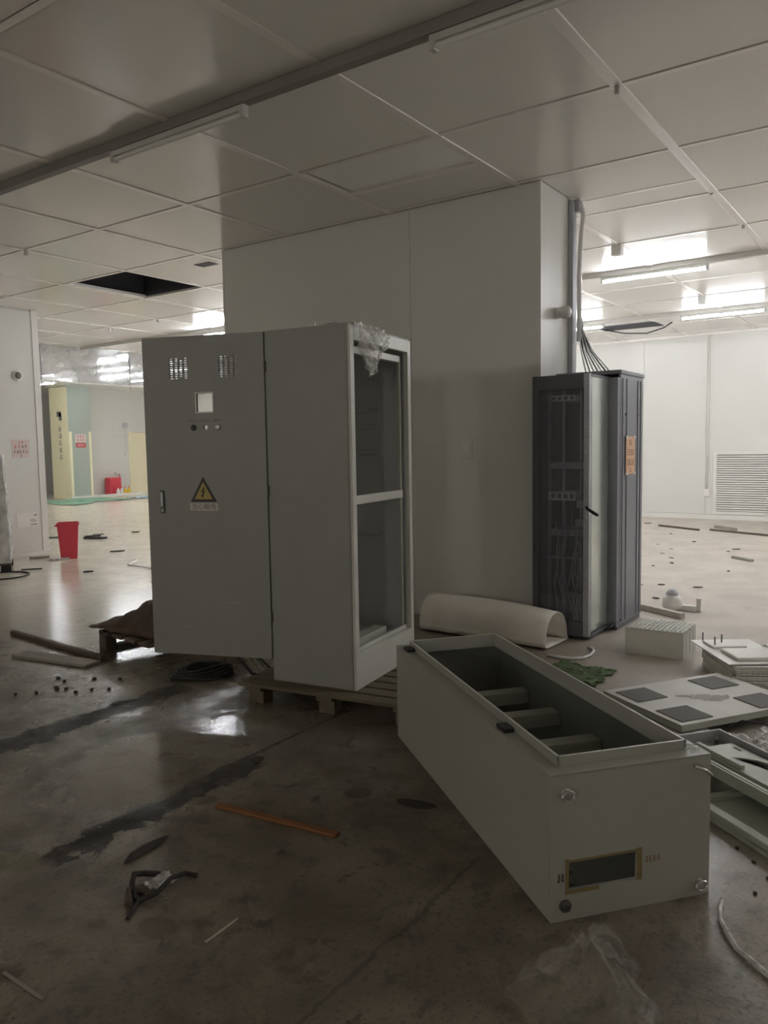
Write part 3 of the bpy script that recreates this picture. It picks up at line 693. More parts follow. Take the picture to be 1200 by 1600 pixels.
# duct, conduit and cables dropping from the ceiling to the rack
du = thing('cable_drop', 'grey duct with white conduit running down the column side', 'duct', (6.40, 2.54, 2.07))
MB().box((0, -.02, .0), (.09, .02, 1.43)).build('duct', 'duct_grey', du, bevel=.004)
MB().tube([(.10, -.02, 1.43), (.10, -.05, 1.40), (.085, -.075, 1.32), (.05, -.07, 1.10), (.03, -.065, .85), (.03, -.065, .5), (.06, -.05, .28)], .020, 8).build('conduit', 'cable_white', du, smooth=True)
MB().box((.04, -.06, 1.34), (.12, .02, 1.44)).build('duct_mouth', 'rack_rail', du, bevel=.01)
for k in range(7):
    a = .03+.012*k
    MB().tube([(.06+a*.2, -.05-.002*k, .50), (.06+a*.4, -.05-.004*k, .36), (.06+a, -.06-.012*k, .20), (.06+a*1.6, -.10-.03*k, .004)], .006, 6).build('cable', 'cable_black' if k % 2 else 'cable_white', du, smooth=True)
# dome alarm on the column side, switch plate on the column face
dm = thing('wall_horn', 'small white round alarm on the lit side of the column', 'alarm', (6.15, 2.56, 2.55))
MB().lathe([(.045, 0), (.045, -.025), (.035, -.03)], (0, 0, 0), 18, 'y').build('base', 'white_plastic', dm, smooth=False)
MB().lathe([(.040, -.03), (.052, -.07), (.045, -.11), (.02, -.125)], (0, 0, 0), 18, 'y').build('dome', 'housing', dm, smooth=True)
so = thing('wall_socket', 'pale socket plate on the front of the column', 'socket', (5.842, 3.23, 1.47))
MB().box((-.012, -.06, -.09), (0, .06, .09)).build('plate', 'wall_paint', so, bevel=.004)
MB().box((-.017, -.035, -.05), (-.012, .035, .05)).build('cover', 'wall_trim', so, bevel=.003)

# ------------------------------------------------------------------ right-hand wall fittings
cdt = thing('wall_conduit', 'white conduit running down the right wall to a socket box', 'conduit', (15.905, 3.56, .5))
MB().tube([(-.02, 0, .08), (-.02, 0, 3.0)], .016, 8).build('pipe', 'wall_trim', cdt, smooth=True)
MB().box((-.045, -.05, -.06), (0, .05, .08)).build('socket_box', 'white_plastic', cdt, bevel=.005)
for z in (.7, 1.58, 2.4): MB().box((-.04, -.025, z), (0, .025, z+.02)).build('pipe_clip', 'wall_trim', cdt)
gr = thing('louvre_grille', 'white louvred return-air grille low on the right wall', 'grille', (15.905, 1.6, .10))
MB().box((-.035, 0, 0), (0, 1.85, .055)).box((-.035, 0, 1.13), (0, 1.85, 1.185)).box((-.035, 1.79, .055), (0, 1.85, 1.13)).box((-.035, 0, .055), (0, .06, 1.13)).build('frame', 'wall_trim', gr, bevel=.004)
MB().box((-.004, .06, .055), (.0, 1.79, 1.13)).build('backing', 'ink_grey', gr)
p0 = None
for i in range(25):
    z = .07+i*.0425
    if p0 is None:
        p0 = MB().add([(-.034, .06, 0), (-.030, .06, -.006), (-.004, .06, .018), (-.008, .06, .026), (-.034, 1.79, 0), (-.030, 1.79, -.006), (-.004, 1.79, .018), (-.008, 1.79, .026)],
              [(0, 1, 2, 3), (4, 5, 6, 7), (0, 1, 5, 4), (1, 2, 6, 5), (2, 3, 7, 6), (3, 0, 4, 7)]).build('slat', 'wall_trim', gr, loc=(0, 0, z))
    else: share(p0, 'slat', gr, (0, 0, z))
MB().box((13.72, 3.95, ZC-.010), (14.3, 5.0, ZC+.01)).build('ceiling_opening', 'plenum', ceil)
# loose cable hanging under an open ceiling slot by the right wall
tag(MB().tube([(14.1, 4.95, ZC-.01), (14.12, 4.6, ZC-.10), (14.1, 4.2, ZC-.14), (14.05, 3.9, ZC-.08), (14.02, 3.75, ZC-.005)], .012, 6).build('hanging_cable', 'cable_black', smooth=True), 'loose cable sagging below the ceiling by the right wall', 'cable')

# ------------------------------------------------------------------ left wall fittings
hs = thing('smoke_detector', 'round white detector on the left wall end', 'detector', (6.295, 10.70, 2.58))
MB().lathe([(.075, 0), (.075, -.02), (.055, -.035)], (0, 0, 0), 18, 'y').build('base', 'white_plastic', hs)
MB().lathe([(.05, -.035), (.045, -.05), (.02, -.058)], (0, 0, 0), 18, 'y').build('lens', 'ink_grey', hs)
ns = tag(MB().box((6.16, 10.696, 1.42), (6.42, 10.70, 1.68)).build('paper_notice', 'paper_pink'), 'pinkish paper notice on the left wall end', 'paper')
ff = axes((6.16, 10.696, 1.42), (1, 0, 0), (0, 0, 1))
scribble('handwriting', [(.09, .18, .22, .035, 2), (.03, .13, .16, .06, 2)], 'ink_red', ff, ns, 31)
scribble('handwriting', [(.14, .23, .16, .05, 2), (.02, .24, .085, .05, 5), (.12, .15, .03, .04, 1)], 'ink_dark', ff, ns, 32)
wp2 = tag(MB().box((6.17, 10.694, .43), (6.50, 10.70, .63)).build('wall_sticker', 'paper_white'), 'white printed sticker low on the left wall end', 'sticker')
MB().box((6.44, 10.692, .58), (6.475, 10.694, .60)).box((6.38, 10.692, .50), (6.47, 10.694, .508)).box((6.38, 10.692, .52), (6.45, 10.694, .528)).box((6.38, 10.692, .45), (6.48, 10.694, .462)).build('print', 'ink_grey', wp2)
# film-wrapped stack on a pallet at the left edge
ws = thing('wrapped_stack', 'tall stack wrapped in cloudy film at the left edge', 'stack', (5.18, 9.98, 0), R(-32))
def wrapfn(u, v_):
    per = u*4; k = int(per) % 4; q = per-int(per); c_ = [(.42, -.30), (.42, .42), (-.42, .42), (-.42, -.30)]
    a, b = c_[k], c_[(k+1) % 4]; x = a[0]+(b[0]-a[0])*q; y = a[1]+(b[1]-a[1])*q; s_ = 1-.12*v_*v_
    n = .025*noise.noise(Vector((x*4, y*4, v_*14)))+.012*noise.noise(Vector((x*11, y*11, v_*50)))
    return (x*s_*(1+n*1.5), y*s_*(1+n*1.5), .11+1.37*v_)
b = MB().sheet(wrapfn, 64, 60); b.build('wrapped_load', 'film_wrap', ws, smooth=False)
MB().box((-.34, -.24, .11), (.34, .34, 1.40)).build('carton_load', 'debris_pale', ws, bevel=.01)
MB().box((-.40, -.30, .085), (.42, .40, .11)).build('pallet_top', 'dark_wood', ws)
for x in (-.38, .30):
    for y in (-.28, .28): MB().box((x, y, 0), (x+.12, y+.12, .085)).build('pallet_foot', 'black_plastic', ws, bevel=.004)
# red bin
rb = thing('waste_bin', 'red tapered plastic waste bin on the wet floor', 'bin', (6.50, 9.97, 0), R(-35))
def frust(b, x0, y0, z0, x1, y1, z1):
    return b.add([(-x0, -y0, z0), (x0, -y0, z0), (x0, y0, z0), (-x0, y0, z0), (-x1, -y1, z1), (x1, -y1, z1), (x1, y1, z1), (-x1, y1, z1)], [(0, 3, 2, 1), (0, 1, 5, 4), (1, 2, 6, 5), (2, 3, 7, 6), (3, 0, 4, 7)])
frust(MB(), .105, .10, .0, .138, .13, .50).build('bucket', 'red_plastic', rb, solid=.006)
plate('rim', rect(-.15, -.142, .15, .142), [rect(-.132, -.124, .132, .124)], .022, 'red_plastic', Matrix.Translation((0, 0, .495)), rb, bevel=.004)
MB().box((-.175, -.04, .455), (-.14, .04, .475)).build('grip', 'red_plastic', rb, bevel=.004)

# ------------------------------------------------------------------ far left corner
fs = thing('wall_sign', 'red and white sign on the greenish far door', 'sign', (15.2, 22.39, 1.62))
MB().box((-.17, -.008, .0), (.17, 0, .14)).build('red_plate', 'ink_red', fs)
scribble('letters', [(-.12, .12, .07, .08, 4)], 'paper_white', axes((0, -.009, 0), (1, 0, 0), (0, 0, 1)), fs, 41)
MB().box((-.20, -.006, .16), (.20, 0, .42)).build('paper', 'paper_pink', fs)
scribble('handwriting', [(-.15, .15, .35, .08, 3), (-.15, .15, .23, .08, 3)], 'ink_red', axes((0, -.007, 0), (1, 0, 0), (0, 0, 1)), fs, 42)
ls = thing('wall_lettering', 'vertical grey lettering with a small emblem on the cream corner face', 'lettering', (14.784, 22.85, 1.2))
fl_ = axes((0, 0, 0), (0, -1, 0), (0, 0, 1))
for i in range(5): scribble('character', [(-.14, .14, .12+.22*i, .17, 1)], 'ink_grey', fl_, ls, 50+i)
MB().box((-.004, -.13, 1.28), (0, .02, 1.52)).box((-.004, -.10, 1.40), (0, .13, 1.56)).build('emblem', 'ink_grey', ls)
fe = thing('wall_speaker', 'small dark round speaker above the pale far door line', 'speaker', (17.35, 23.0, 2.36))
MB().lathe([(.09, 0), (.09, -.08), (.06, -.12)], (0, 0, 0), 14, 'y').build('cone', 'duct_grey', fe)
MB().tube([(0, -.02, -.1), (0, -.02, -.95)], .014, 6).build('pipe', 'wall_trim', fe)
MB().box((-.05, -.05, -1.08), (.05, 0, -.95)).build('box', 'white_plastic', fe, bevel=.006)
rx = thing('fire_box', 'red fire equipment box against the far wall', 'box', (16.62, 22.72, 0))
MB().box((-.27, -.14, .0), (.20, .14, .60)).build('case', 'red_plastic', rx, bevel=.03)
MB().box((-.23, -.15, .06), (.16, -.14, .54)).build('door', 'red_plastic', rx, bevel=.006)
for i, (x, m, l) in enumerate(((16.57, 'white_plastic', 'pale bottle in front of the red fire box, left one'), (16.71, 'white_plastic', 'pale bottle in front of the red fire box, right one'), (16.86, 'yellow_plastic', 'yellow bottle right of the red fire box, nearer the box'), (17.0, 'yellow_plastic', 'yellow bottle right of the red fire box, farther right'))):
    bt = thing('bottle', l, 'bottle', (x, 22.45, 0), 0, 'bottles by the fire box')
    MB().lathe([(.055, 0), (.06, .02), (.06, .16), (.03, .21), (.022, .22), (.022, .25)], (0, 0, 0), 12).build('bottle_body', m, bt, smooth=True)
    MB().lathe([(.026, .25), (.026, .28), (.01, .285)], (0, 0, 0), 10).build('cap', 'red_plastic', bt)
br = thing('floor_squeegee', 'upright squeegee leaning on the far wall right of the fire box', 'broom', (17.0, 22.9, 0))
MB().tube([(0, 0, .0), (.02, .06, .72)], .014, 8).build('pole', 'red_plastic', br); MB().box((-.14, .02, .70), (.16, .09, .76)).build('blade', 'white_plastic', br, bevel=.006)
tag(MB().sheet(lambda u, v_: (12.9+2.6*u+.3*crumple(u, v_, 1, 3), 22.1-2.6*v_*(1-.35*u)+.4*crumple(u, v_, 1, 3, 4), .008+.03*abs(crumple(u, v_, 1, 8, 6))), 24, 24).build('green_sheet', 'green_sheet', solid=.004), 'green protective sheet spread on the far floor below the corner block', 'sheet')
tag(MB().sheet(lambda u, v_: (15.75+1.0*u, 20.9-.8*v_+.2*crumple(u, v_, 1, 3, 4), .01+.06*abs(crumple(u, v_, 1, 5, 6))), 16, 16).build('blue_sheet', 'blue_sheet', solid=.004), 'crumpled pale blue sheet on the far floor beside the green one', 'sheet')

# ------------------------------------------------------------------ pvc roll on the floor
def rollprof(n=24):
    pts = [(.50, .004), (.485, .03)]
    for i in range(1, n):
        a = math.pi*i/n
        pts.append((.225+(.25 if math.cos(a) > 0 else .24)*math.cos(a), max(.03, .27*max(0.0, math.sin(a))**.75)))
    return pts+[(-.018, .04), (.0, .012), (.08, .005), (.25, .004), (.48, .004)]
rp = rollprof()
def rollfn(u, v_):
    i = u*(len(rp)-1); k = min(int(i), len(rp)-2); q = i-k
    x = rp[k][0]+(rp[k+1][0]-rp[k][0])*q; z = rp[k][1]+(rp[k+1][1]-rp[k][1])*q
    y = 2.27+1.12*v_
    s_ = 1+.04*math.sin(v_*3)-.10*(1-v_)**3*(1 if z > .1 else 0)
    return (5.27+.07*v_+x*(.76+.04*v_), y-.03*x*(1-v_), z*s_+.006)
tag(MB().sheet(rollfn, 90, 14).build('plastic_roll', 'pvc_sheet', solid=.007, smooth=True), 'loosely rolled pale plastic sheet lying against the column', 'plastic roll')
hp = [(5.02+.42*math.cos(a)*.9, 2.15+.30*math.sin(a)-.05, .012) for a in [R(-35+150*i/18-90) for i in range(19)]]
tag(MB().tube([(5.14, 2.20, .01), (5.12, 2.10, .012), (5.12, 2.02, .012), (5.18, 1.96, .012), (5.28, 1.94, .012), (5.40, 1.96, .012), (5.47, 2.0, .010), (5.50, 2.04, .008)], .010, 8).build('edging_strip', 'cable_white', smooth=True), 'bent white edging strip on the floor in front of the rack', 'strip')
tag(MB().sheet(lambda u, v_: (4.62+.40*u+.05*crumple(u, v_, 1, 4, 2), 1.66+.40*v_+.02*u+.05*crumple(u, v_, 1, 4, 7), .006+.016*abs(crumple(u, v_, 1, 7, 1))), 26, 22).build('green_netting', 'green_net', solid=.003), 'dull green netting scrap beside the lying cabinet shell', 'netting')

# ------------------------------------------------------------------ stacks of trays
ORD = 'first second third fourth fifth sixth seventh eighth ninth tenth eleventh twelfth thirteenth fourteenth fifteenth sixteenth seventeenth'.split()
tp_ = None
for i in range(17):
    x = 5.52+i*.0215; hh = .182+random.uniform(-.003, .004)
    lab = 'nearest upright clear plastic tray, in the stack before the rack'
    if tp_ is None:
        b = MB().box((0, 0, 0), (.010, .40, .182)).box((0, 0, .176), (.019, .40, .182))
        for q in range(13): b.box((.0, .008+q*.030, .182), (.014, .022+q*.030, .190))
        tp_ = b.build('plastic_tray', 'tray_plastic', None, loc=(x, 1.37, 0), rz=R(2)); tag(tp_, lab, 'tray', 'upright trays before the rack')
    else:
        o = tp_.copy(); COL.objects.link(o); o.location = (x, 1.37+random.uniform(-.004, .004), 0); o.rotation_euler = (0, 0, R(2+random.uniform(-.1, .1))); o['label'] = ORD[i]+' upright clear plastic tray from the viewer, in the stack before the rack'
tp2 = None
A2 = R(31)
for i in range(11):
    z = i*.0148
    lab = 'bottom clear blister tray of the nested stack at the right edge'
    if i < 10:
        if tp2 is None:
            b = MB().box((0, -.42, .0), (.54, 0, .003))
            b.box((0, -.42, 0), (.54, -.405, .013)).box((0, -.015, 0), (.54, 0, .013)).box((0, -.42, 0), (.015, 0, .013)).box((.525, -.42, 0), (.54, 0, .013))
            for q in range(18): b.box((.01+q*.03, -.424, .003), (.025+q*.03, -.40, .0135))
            for q in range(13): b.box((-.004, -.41+q*.031, .003), (.02, -.395+q*.031, .0135))
            tp2 = b.build('blister_tray', 'tray_plastic', None, loc=(4.98, .95, z), rz=A2); tag(tp2, lab, 'tray', 'nested trays at the right edge')
        else:
            o = tp2.copy(); COL.objects.link(o); o.location = (4.98+random.uniform(-.006, .006), .95+random.uniform(-.006, .006), z); o.rotation_euler = (0, 0, A2+R(random.uniform(-.7, .7))); o['label'] = ORD[i]+' clear blister tray from the floor, in the nested stack at the right edge'
tt = thing('tray_lid', 'blister tray lid with raised pockets on top of the nested stack', 'tray', (5.03, .93, .149), A2+R(4))
MB().box((.0, -.34, 0), (.60, .06, .006)).build('flange', 'tray_plastic', tt)
MB().box((.06, -.28, .006), (.30, -.02, .026)).build('pocket', 'tray_plastic', tt, bevel=.006)
MB().box((.36, -.22, .006), (.54, .0, .020)).build('pocket', 'tray_plastic', tt, bevel=.006)
for x, y in ((.40, -.03), (.46, -.10), (.52, .0)): MB().box((x, y, .02), (x+.006, y+.006, .075)).build('pin', 'dark_bolt', tt)
tag(MB().sheet(lambda u, v_: (5.72+.4*u, 1.02+.28*v_-.12*u, .012+.05*abs(crumple(u, v_, 1, 6, 12))), 16, 16).build('bubble_film', 'film_dense'), 'crumpled clear film between the two tray stacks', 'plastic film')
# small white broken parts behind the trays
bp_ = thing('broken_fitting', 'broken white plastic fitting with a dark cap behind the upright trays', 'fitting', (7.15, 1.88, 0))
MB().lathe([(.07, 0), (.09, .05), (.085, .11), (.05, .14)], (0, 0, 0), 16).build('shell', 'white_plastic', bp_, smooth=True)
MB().lathe([(.052, .135), (.055, .15), (.03, .185), (.01, .19)], (0, 0, 0), 16).build('cap', 'duct_grey', bp_, smooth=True)
MB().box((.0, -.20, .0), (.05, -.08, .05)).box((.02, -.24, .0), (.05, -.20, .12)).build('bracket', 'white_plastic', bp_, bevel=.006)
tag(MB().box((0, 0, 0), (.06, .62, .05)).build('broken_channel', 'debris_pale', bevel=.006, loc=(6.80, 1.72, 0), rz=R(-28)), 'pale broken channel strip on the floor behind the upright trays', 'strip')

# ------------------------------------------------------------------ metal panels at the right
ang3 = math.atan2(-.46, .70)
mp = thing('vent_panel', 'grey metal panel with four dark square vents lying at the right', 'panel', (4.29, 1.50, .065), ang3)
# local x = along left->back (0.84), local -y = towards the viewer (0.61)
PX, PY = .84, .615
MB().box((0, -PY, .022), (PX, 0, .030)).build('sheet', 'sheet_metal', mp, bevel=.002)
MB().box((0, -PY, -.005), (PX, -PY+.006, .022)).box((0, -.006, -.005), (PX, 0, .022)).box((0, -PY, -.005), (.006, 0, .022)).box((PX-.006, -PY, -.005), (PX, 0, .022)).build('folded_edge', 'door_green', mp)
for s0, t0 in ((.09, .05), (.64, .04), (.08, .67), (.65, .66)):
    x0, y0 = t0*PX, -s0*PY
    vt = MB().box((x0, y0-.19, .030), (x0+.20, y0, .034)).build('vent_square', 'perforated', mp)
bw = MB()
for i in range(26):
    for j in range(6):
        u = i/25; x = .30+.30*u+.008*(j % 2); y = -.30-.05*math.sin(u*3.0)+.02*j-.10*u
        if abs(j-2.5)/2.5 > math.sin(math.pi*min(1, u*1.1+.05))+.15: continue
        bw.add([(x-.005, y-.005, .0305), (x+.005, y-.005, .0305), (x+.005, y+.005, .0305), (x-.005, y+.005, .0305), (x, y, .036)], [(0, 1, 4), (1, 2, 4), (2, 3, 4), (3, 0, 4)])
bo = bw.build('sheen_dots', 'paper_white', mp); bo['kind'] = 'stuff'  # white dots put the panel's rippled sheen into colour
tag(MB().box((0, 0, 0), (.75, .05, .06)).build('wood_batten', 'dark_wood', bevel=.004, loc=(4.33, 1.40, 0), rz=ang3-R(6)), 'dark batten propping up the far side of the vent panel', 'batten')
tag(MB().box((0, 0, 0), (.36, .05, .06)).build('wood_batten', 'dark_wood', bevel=.004, loc=(4.30, .90, 0), rz=ang3+R(3)), 'dark batten propping up the near side of the vent panel', 'batten')
# lower tray-shaped door and the slotted door on top of it
ad_ = math.atan2(-.79, -.61)
def frame_local(c): return c
ld = thing('lower_door', 'plain grey cabinet door lying lowest at the right edge', 'panel', (3.59, .52, 0), ad_)
# local x = a (towards lower right, out of frame), local -y = b (towards the shell)
LW = .42
MB().box((0, -LW, .02), (1.3, 0, .028)).build('sheet', 'door_green', ld)
MB().box((0, -LW, 0), (1.3, -LW+.045, .05)).box((0, -.045, 0), (1.3, 0, .05)).box((0, -LW+.045, 0), (.03, -.045, .05)).box((1.26, -LW+.045, 0), (1.3, -.045, .05)).build('folded_edge', 'door_green', ld, bevel=.004)
ud = thing('slotted_door', 'greenish grey door tray with slots resting on the lower door', 'panel', (3.86, .79, .105), ad_)
UW = .30
MB().box((.06, -.26, -.105), (.12, -.03, -.02)).build('spacer', 'dark_wood', ud)
MB().box((.60, -.27, -.055), (.66, -.10, -.02)).build('spacer', 'dark_wood', ud)
MB().box((1.1, -.27, -.055), (1.16, -.10, -.02)).build('spacer', 'dark_wood', ud)
MB().box((0, -UW, -.02), (1.5, -UW+.010, .030)).build('folded_edge', 'door_green', ud, bevel=.002)
MB().box((0, -.012, -.02), (1.5, 0, .042)).build('folded_edge', 'rack_gear', ud, bevel=.002)
MB().box((0, -UW+.012, -.02), (.012, -.012, .042)).build('folded_edge', 'rack_gear', ud, bevel=.002)
MB().box((.012, -UW+.012, -.02), (1.5, -.012, -.014)).build('sheet', 'door_green', ud)
slot = [rect(.165, .115, .222, .130), rect(.165, .228, .212, .242)]
plate('inner_plate', rect(.12, .075, 1.45, .265), slot+[[(.255, .145), (.28, .185), (.32, .225), (.36, .245), (.75, .25), (.75, .19), (.40, .185), (.31, .158)]], .006, 'door_green', axes((0, -UW, .018), (1, 0, 0), (0, 1, 0)), ud, bevel=.001)
MB().box((.12, -UW+.073, -.014), (1.45, -UW+.078, .018)).box((.12, -UW+.262, -.014), (1.45, -UW+.267, .018)).box((.117, -UW+.075, -.014), (.122, -UW+.265, .018)).build('stiffener', 'door_green', ud)
MB().box((.10, -UW+.085, .021), (.38, -UW+.105, .040)).build('stiffener', 'door_green', ud, bevel=.002)
MB().box((.02, -UW+.030, -.014), (1.4, -UW+.045, .022)).build('inner_lip', 'door_green', ud, bevel=.002)
MB().lathe([(.010, -.014), (.010, .012), (.004, .02)], (.05, -.06, 0), 10).build('stud', 'dark_bolt', ud)
wb = thing('white_board', 'white board corner with two dark slots between the panels', 'board', (3.86, .93, 0), R(48))
plate('board', rect(0, -.20, .40, 0), [rect(.10, -.10, .115, -.06), rect(.02, -.06, .032, -.045)], .012, 'white_board', Matrix.Translation((0, 0, .046)), wb)
MB().box((.03, -.17, 0), (.37, -.03, .040)).build('core', 'debris_dark', wb)
tag(MB().sheet(lambda u, v_: (4.07+.58*u-.14*v_+.03*crumple(u, v_, 1, 4, 2), .83-.38*u-.20*v_+.02*crumple(u, v_, 1, 4, 7), .012+.045*abs(crumple(u, v_, 1, 7, 21))), 34, 26).build('wet_film', 'film_dense', smooth=False), 'glistening crumpled film on the floor between the metal panels', 'plastic film')
tag(MB().tube([(3.86, .76, .15), (3.90, .70, .19), (3.88, .60, .20), (3.80, .50, .17), (3.72, .42, .12)], .004, 6).build('thin_wire', 'cable_black', smooth=True), 'thin dark wire arching over the edge of the slotted door', 'wire')

# ------------------------------------------------------------------ left midground
bpz = thing('broken_pallet', 'broken dark pallet corner behind the open cabinet door', 'pallet', (3.58, 5.18, 0), R(-8))
MB().box((0, -.12, 0), (.09, -.02, .145)).build('block', 'dark_wood', bpz, bevel=.004)
for i in range(4): MB().box((.0, -.16-.19*i, .12), (1.0, -.02-.19*i, .145)).build('deck_board', 'dark_wood', bpz, bevel=.003)
for y in (-.12, -.72): MB().box((.10, y, .0), (1.0, y+.08, .03)).build('skid', 'dark_wood', bpz, bevel=.003)
MB().box((.85, -.70, .03), (.95, -.05, .12)).build('block', 'dark_wood', bpz, bevel=.004)
def tarp(u, v_):
    x = 3.58+.95*u; y = 5.26-.85*v_
    ridge = .16+.34*min(1, max(0, (v_*.9+u*.35)))+.05*crumple(u, v_, 1, 3, 2)
    edge = min(1, 6*min(u, 1-u, v_+.02, 1.02-v_))
    z = .152+max(0, ridge-.146)*min(1, edge)+.02*abs(crumple(u, v_, 1, 7, 8))
    return (x-.04*crumple(u, v_, 1, 4), y+.05*crumple(u, v_, 1, 4, 5), z)
tag(MB().sheet(tarp, 28, 28).build('brown_tarp', 'brown_tarp', solid=.006, smooth=True), 'brown sheet bundled over the broken pallet', 'tarp')
def beam(name, a, b, wd, th, m, label, cat, z=0.0, bev=.003):
    a, b = Vector((*a, z)), Vector((*b, z)); d = b-a
    o = MB().box((0, -wd/2, 0), (d.length, wd/2, th)).build(name, m, None, bevel=bev, loc=a, rz=math.atan2(d.y, d.x)); return tag(o, label, cat)
beam('wood_plank', (3.50, 6.22), (3.40, 4.86), .045, .03, 'dark_wood', 'long dark narrow plank on the wet floor at the left', 'plank')
beam('wood_plank', (3.15, 5.52), (3.27, 4.80), .14, .02, 'grey_wood', 'short wide grey plank beside the long dark plank', 'plank')
# cables under the open door
cc = thing('cable_coil', 'flattened black cable coil on the floor under the open door', 'cable', (3.49, 3.93, 0))
for k in range(5):
    pts = [((.20-.012*k)*math.cos(a)+.01*k, (.115-.009*k)*math.sin(a)-.18*0, .014+.013*k+.012*math.sin(2*a+k)) for a in [2*math.pi*i/24 for i in range(24)]]
    MB().tube(pts, .011, 8, closed=True).tf(Matrix.Rotation(R(-42+4*k), 4, 'Z')).build('loop', 'cable_black', cc, smooth=True)
for k, (dx, dy) in enumerate(((0, 0), (.03, -.025), (.055, -.05), (.02, -.11), (.04, -.13))):
    c_ = 'cable_tan' if k in (1, 3) else 'cable_black'
    tag(MB().tube([(3.62+dx, 3.76+dy, .62), (3.60+dx, 3.74+dy, .34), (3.60+dx*1.2, 3.70+dy*1.1, .14), (3.64+dx*1.5, 3.62+dy*1.3, .03), (3.70+dx*1.5, 3.54+dy*1.4, .012)], .010 if k != 3 else .007, 8).build('hanging_cable', c_, smooth=True),
        ['black cable hanging down behind the open door, leftmost', 'tan cable hanging behind the open door, second from left', 'black cable hanging behind the open door, in the middle', 'thin tan cable hanging behind the open door, right of centre', 'black cable hanging behind the open door, rightmost'][k], 'cable', 'cables under the open door')

# ------------------------------------------------------------------ rubbish on the floor
def chip(x, y, r1, r2, rz, h, m, label, cat, name='floor_scrap', seed=0, group=None):
    rd = random.Random(seed or int(x*1000+y*77)); n = 9
    poly = [(r1*math.cos(2*math.pi*i/n)*rd.uniform(.75, 1.1), r2*math.sin(2*math.pi*i/n)*rd.uniform(.75, 1.1)) for i in range(n)]
    o = MB().prism(poly, 0, h).build(name, m, None, bevel=min(.002, h*.3), loc=(x, y, 0), rz=rz); return tag(o, label, cat, group)
def strip(pts, r, m, name, label, cat, group=None):
    return tag(MB().tube([(p[0], p[1], (p[2] if len(p) > 2 else r)) for p in pts], r, 7).build(name, m, smooth=True), label, cat, group)
beam('wood_strip', (2.215, 2.43), (2.29, 1.845), .035, .012, 'orange_wood', 'orange-brown wooden strip on the dark foreground floor', 'wood strip')
chip(2.68, 1.74, .10, .035, R(-75), .006, 'debris_dark', 'black rubber scrap beside the lying shell', 'scrap')
chip(1.82, 2.39, .12, .028, R(5), .006, 'debris_dark', 'long black scrap on the left foreground floor', 'scrap')
chip(2.66, 2.63, .05, .03, R(20), .005, 'debris_dark', 'small dark patch at the end of the grime track', 'scrap')
tg = thing('strap_tangle', 'tangle of dark strapping on the left foreground floor', 'strap', (1.62, 2.13, 0))
MB().tube([(-.13, -.06, .006), (-.05, -.01, .01), (.0, -.04, .02), (.08, -.02, .03), (.15, -.01, .012), (.17, -.05, .006)], .008, 6).build('strap', 'debris_dark', tg)
MB().tube([(-.05, .0, .008), (-.02, .06, .03), (.02, .10, .035), (.06, .10, .02), (.10, .06, .01)], .010, 6).build('strap', 'debris_dark', tg)
MB().tube([(-.08, .0, .01), (-.04, .05, .02), (.0, .02, .015)], .014, 6).build('strap', 'dark_wood', tg)
MB().sheet(lambda u, v_: (.02+.10*u, -.02+.08*v_, .006+.03*abs(crumple(u, v_, 1, 5, 3))), 8, 8).build('film_scrap', 'film', tg)
beam('pale_stick', (1.55, 1.775), (1.69, 1.78), .007, .004, 'debris_pale', 'thin pale stick lying on the dark foreground floor', 'stick', bev=.001)
beam('pale_stick', (1.13, 2.16), (1.13, 1.96), .010, .004, 'grey_wood', 'dim grey strip at the bottom left corner', 'stick', bev=.001)
def fgfilm(u, v_):
    an = u*2*math.pi; r_ = .015+.25*v_*(1+.22*math.sin(3*an+1)+.12*math.sin(7*an))
    fold = .030*math.sin(6*an+2.5*v_)*math.sin(math.pi*min(1, v_*1.1))+.016*math.sin(15*an+4*v_)*v_*(1-v_*.6)
    z = .15*(1-v_)**1.15+fold+.022*crumple(math.cos(an), math.sin(an)+v_*2, 1, 3, 14)
    return (1.99+r_*math.cos(an)*.86, .735+r_*math.sin(an)*.62, .006+max(0, z))
film_mat('film_thin', (.70, .67, .60), .13, .16)
tag(MB().sheet(fgfilm, 110, 30).build('plastic_film', 'film_thin', smooth=True), 'crumpled clear film heap on the floor at the bottom edge', 'plastic film')
strip([(2.63, .52), (2.57, .515, .012), (2.51, .50), (2.44, .465, .014), (2.39, .43), (2.34, .37, .012), (2.30, .32), (2.24, .24)], .008, 'film_dense', 'twisted_film', 'twisted clear film cord trailing from the shell to the right edge', 'plastic film')
for i, (x, y) in enumerate(((2.95, 4.72), (2.93, 4.62), (2.82, 4.54), (2.84, 4.46), (2.92, 4.31), (2.83, 4.35), (3.07, 4.50), (2.60, 4.63), (2.69, 4.55), (3.16, 4.35), (2.98, 4.22), (2.80, 4.50))):
    chip(x, y, .015, .011, i, .012, 'debris_dark', 'dark dirt crumb on the wet floor before the planks', 'crumb', 'dirt_crumb', i+90, 'dirt crumbs before the planks')
